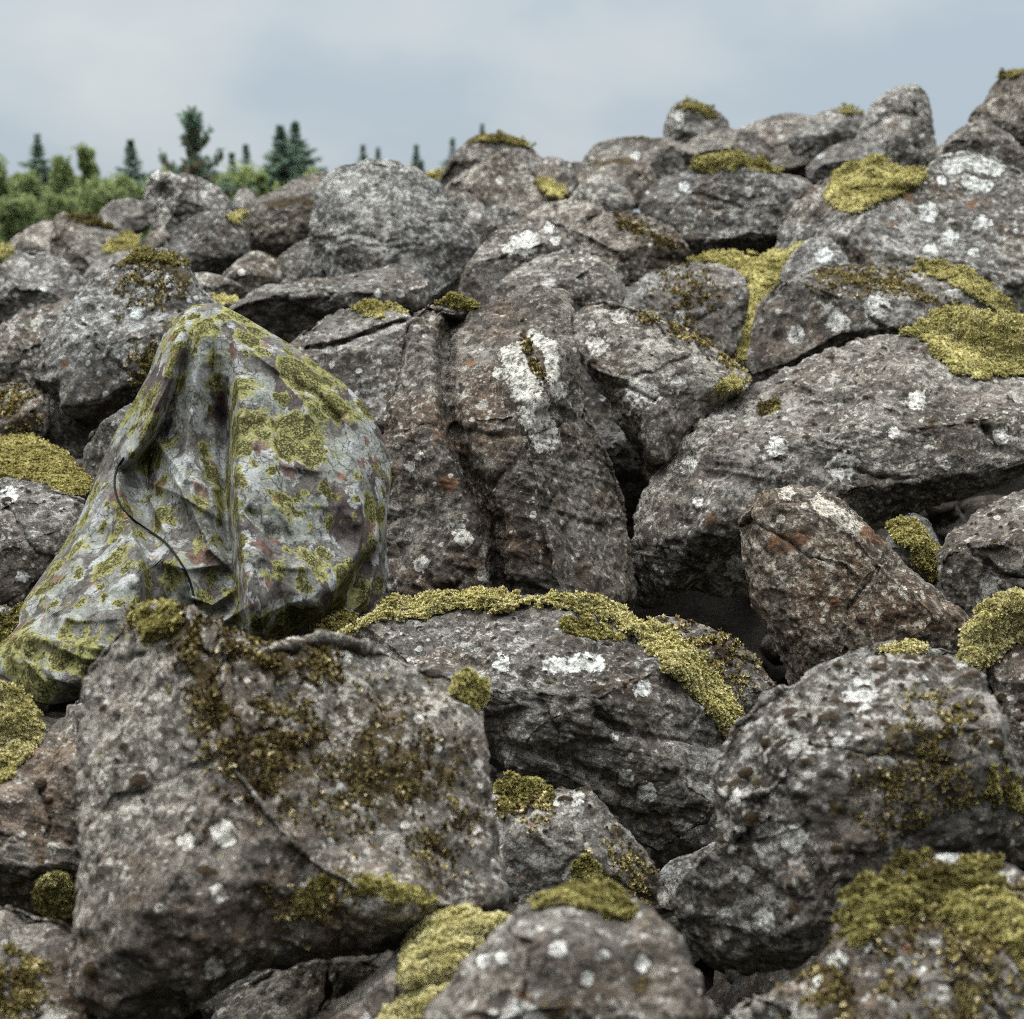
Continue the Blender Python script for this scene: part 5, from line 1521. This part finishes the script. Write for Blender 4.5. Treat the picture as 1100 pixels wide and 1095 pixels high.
def far_scrub():
    """the continuous belt of pale scrub behind the single bushes: one mass"""
    rng = np.random.default_rng(11)
    n = 30000
    px = rng.uniform(-150, 350, n)
    top = 193 + 7 * fbm(np.stack([px / 22, px * 0, px * 0], 1), 61, 3) + 4 * fbm(np.stack([px / 6, px * 0, px * 0], 1), 62, 2)
    py = top + 95 * rng.random(n) ** 1.5
    P = unproject(px, py, rng.uniform(57, 64, n))
    cl = fbm(P / 0.45, 63, 2)
    V, Fq = quads(P, unit(rng.normal(0, 1, P.shape)), unit(rng.normal(0, 1, P.shape)), 0.17, 0.07)
    o = mesh_object('far_scrub', V, Fq, LEAF, None, P.mean(0), False, {'shade': np.repeat(np.clip(0.55 + 0.22 * cl + rng.normal(0, 0.12, n), 0, 1), 4)})
    tag(o, 'belt of pale green scrub along the far left skyline', None, None, 'stuff')


far_scrub()
spruce(452, 174, 60, 26, 14, 'low green spruce in the notch right of the pointed boulder')


# ------------------------------------------------------------------ sky, light, camera
SUN_EL, SUN_AZ = math.radians(56), math.radians(-55)      # azimuth from +Y towards +X
world = bpy.data.worlds.new('World')
scene.world = world
world.use_nodes = True
nt = world.node_tree
nt.nodes.clear()
out = nt.nodes.new('ShaderNodeOutputWorld')
bg = nt.nodes.new('ShaderNodeBackground')
bg.inputs['Strength'].default_value = 0.10
sky = nt.nodes.new('ShaderNodeTexSky')
sky.sky_type = 'NISHITA'; sky.sun_disc = False
sky.sun_elevation = SUN_EL; sky.sun_rotation = SUN_AZ
tc = nt.nodes.new('ShaderNodeTexCoord')
sep = nt.nodes.new('ShaderNodeSeparateXYZ')
nt.links.new(tc.outputs['Generated'], sep.inputs[0])


def wmath(op, a, b=0.0, c=0.0, clamp=False):
    nd = nt.nodes.new('ShaderNodeMath'); nd.operation = op; nd.use_clamp = clamp
    for i, v in enumerate((a, b, c)):
        if isinstance(v, bpy.types.NodeSocket): nt.links.new(v, nd.inputs[i])
        else: nd.inputs[i].default_value = v
    return nd.outputs[0]


def wmix(f, a, b):
    nd = nt.nodes.new('ShaderNodeMix'); nd.data_type = 'RGBA'
    for s, v in ((nd.inputs[0], f), (nd.inputs[6], a), (nd.inputs[7], b)):
        if isinstance(v, bpy.types.NodeSocket): nt.links.new(v, s)
        else: s.default_value = v
    return nd.outputs[2]


mp = nt.nodes.new('ShaderNodeMapping')
mp.inputs['Scale'].default_value = (1.0, 1.0, 1.9)
mp.inputs['Location'].default_value = (0.37, 0.0, 0.1)
nt.links.new(tc.outputs['Generated'], mp.inputs[0])
nz = nt.nodes.new('ShaderNodeTexNoise')
nz.inputs['Scale'].default_value = 7.0; nz.inputs['Detail'].default_value = 5; nz.inputs['Roughness'].default_value = 0.5
nt.links.new(mp.outputs[0], nz.inputs['Vector'])
el = sep.outputs[2]
elev = wmath('MULTIPLY_ADD', el, 5.0, -0.12, True)                     # 0 near the horizon, 1 above ~13 degrees
cl = wmath('ADD', wmath('MULTIPLY', elev, 0.75), wmath('MULTIPLY', wmath('SUBTRACT', nz.outputs['Fac'], 0.42), 2.8), 0, True)
cloud = wmix(cl, (4.95, 5.9, 6.8, 1), (7.2, 7.6, 7.8, 1))
elp = wmath('MAXIMUM', el, 0.0)
zen = wmath('MULTIPLY_ADD', wmath('MULTIPLY', wmath('MULTIPLY', elp, elp), elp), 10.0, 0.94)
behind = wmath('ADD', wmath('MULTIPLY_ADD', sep.outputs[1], 1.1, 0.50), wmath('MULTIPLY', sep.outputs[0], -0.42), 0, True)          # invented dimming of unseen sky behind and right, darkens faces towards the viewer
behind = wmath('MAXIMUM', behind, wmath('MULTIPLY', wmath('MULTIPLY', elp, elp), 1.1))
zen = wmath('MULTIPLY', zen, wmath('MULTIPLY_ADD', behind, 0.9, 0.10))       # an overcast sky is brightest overhead
vs = nt.nodes.new('ShaderNodeVectorMath'); vs.operation = 'SCALE'
nt.links.new(cloud, vs.inputs[0]); nt.links.new(zen, vs.inputs['Scale'])
tot = wmix(0.90, sky.outputs[0], vs.outputs[0])
nt.links.new(tot, bg.inputs['Color'])
nt.links.new(bg.outputs[0], out.inputs[0])

sun = bpy.data.lights.new('sun', 'SUN')
sun.energy = 1.5; sun.angle = math.radians(14); sun.color = (1.0, 0.975, 0.94)
so = bpy.data.objects.new('sun', sun)
COL.objects.link(so)
dirv = np.array((math.sin(SUN_AZ) * math.cos(SUN_EL), math.cos(SUN_AZ) * math.cos(SUN_EL), math.sin(SUN_EL)))
import mathutils
so.rotation_euler = mathutils.Vector((-dirv).tolist()).to_track_quat('-Z', 'Y').to_euler()

cam = bpy.data.cameras.new('camera')
co = bpy.data.objects.new('camera', cam)
COL.objects.link(co)
co.location = CAM.tolist()
co.rotation_euler = (math.pi / 2 - PITCH, 0, 0)
cam.sensor_fit = 'HORIZONTAL'; cam.sensor_width = 36.0
cam.lens = F / W * 36.0
cam.clip_start = 0.05; cam.clip_end = 10000
cam.dof.use_dof = True
cam.dof.focus_distance = 4.35
cam.dof.aperture_fstop = (cam.lens / 1000) / 0.0125
cam.dof.aperture_blades = 0
scene.camera = co

for o in bpy.data.objects:
    if '_org' in o: del o['_org']
vs_ = scene.view_settings
vs_.view_transform = 'Standard'; vs_.look = 'None'; vs_.exposure = 0.0; vs_.gamma = 1.0
scene.cycles.max_bounces = 6
scene.cycles.diffuse_bounces = 2
scene.cycles.pixel_filter_type = 'BLACKMAN_HARRIS'
scene.cycles.filter_width = 1.15
scene.cycles.use_denoising = False
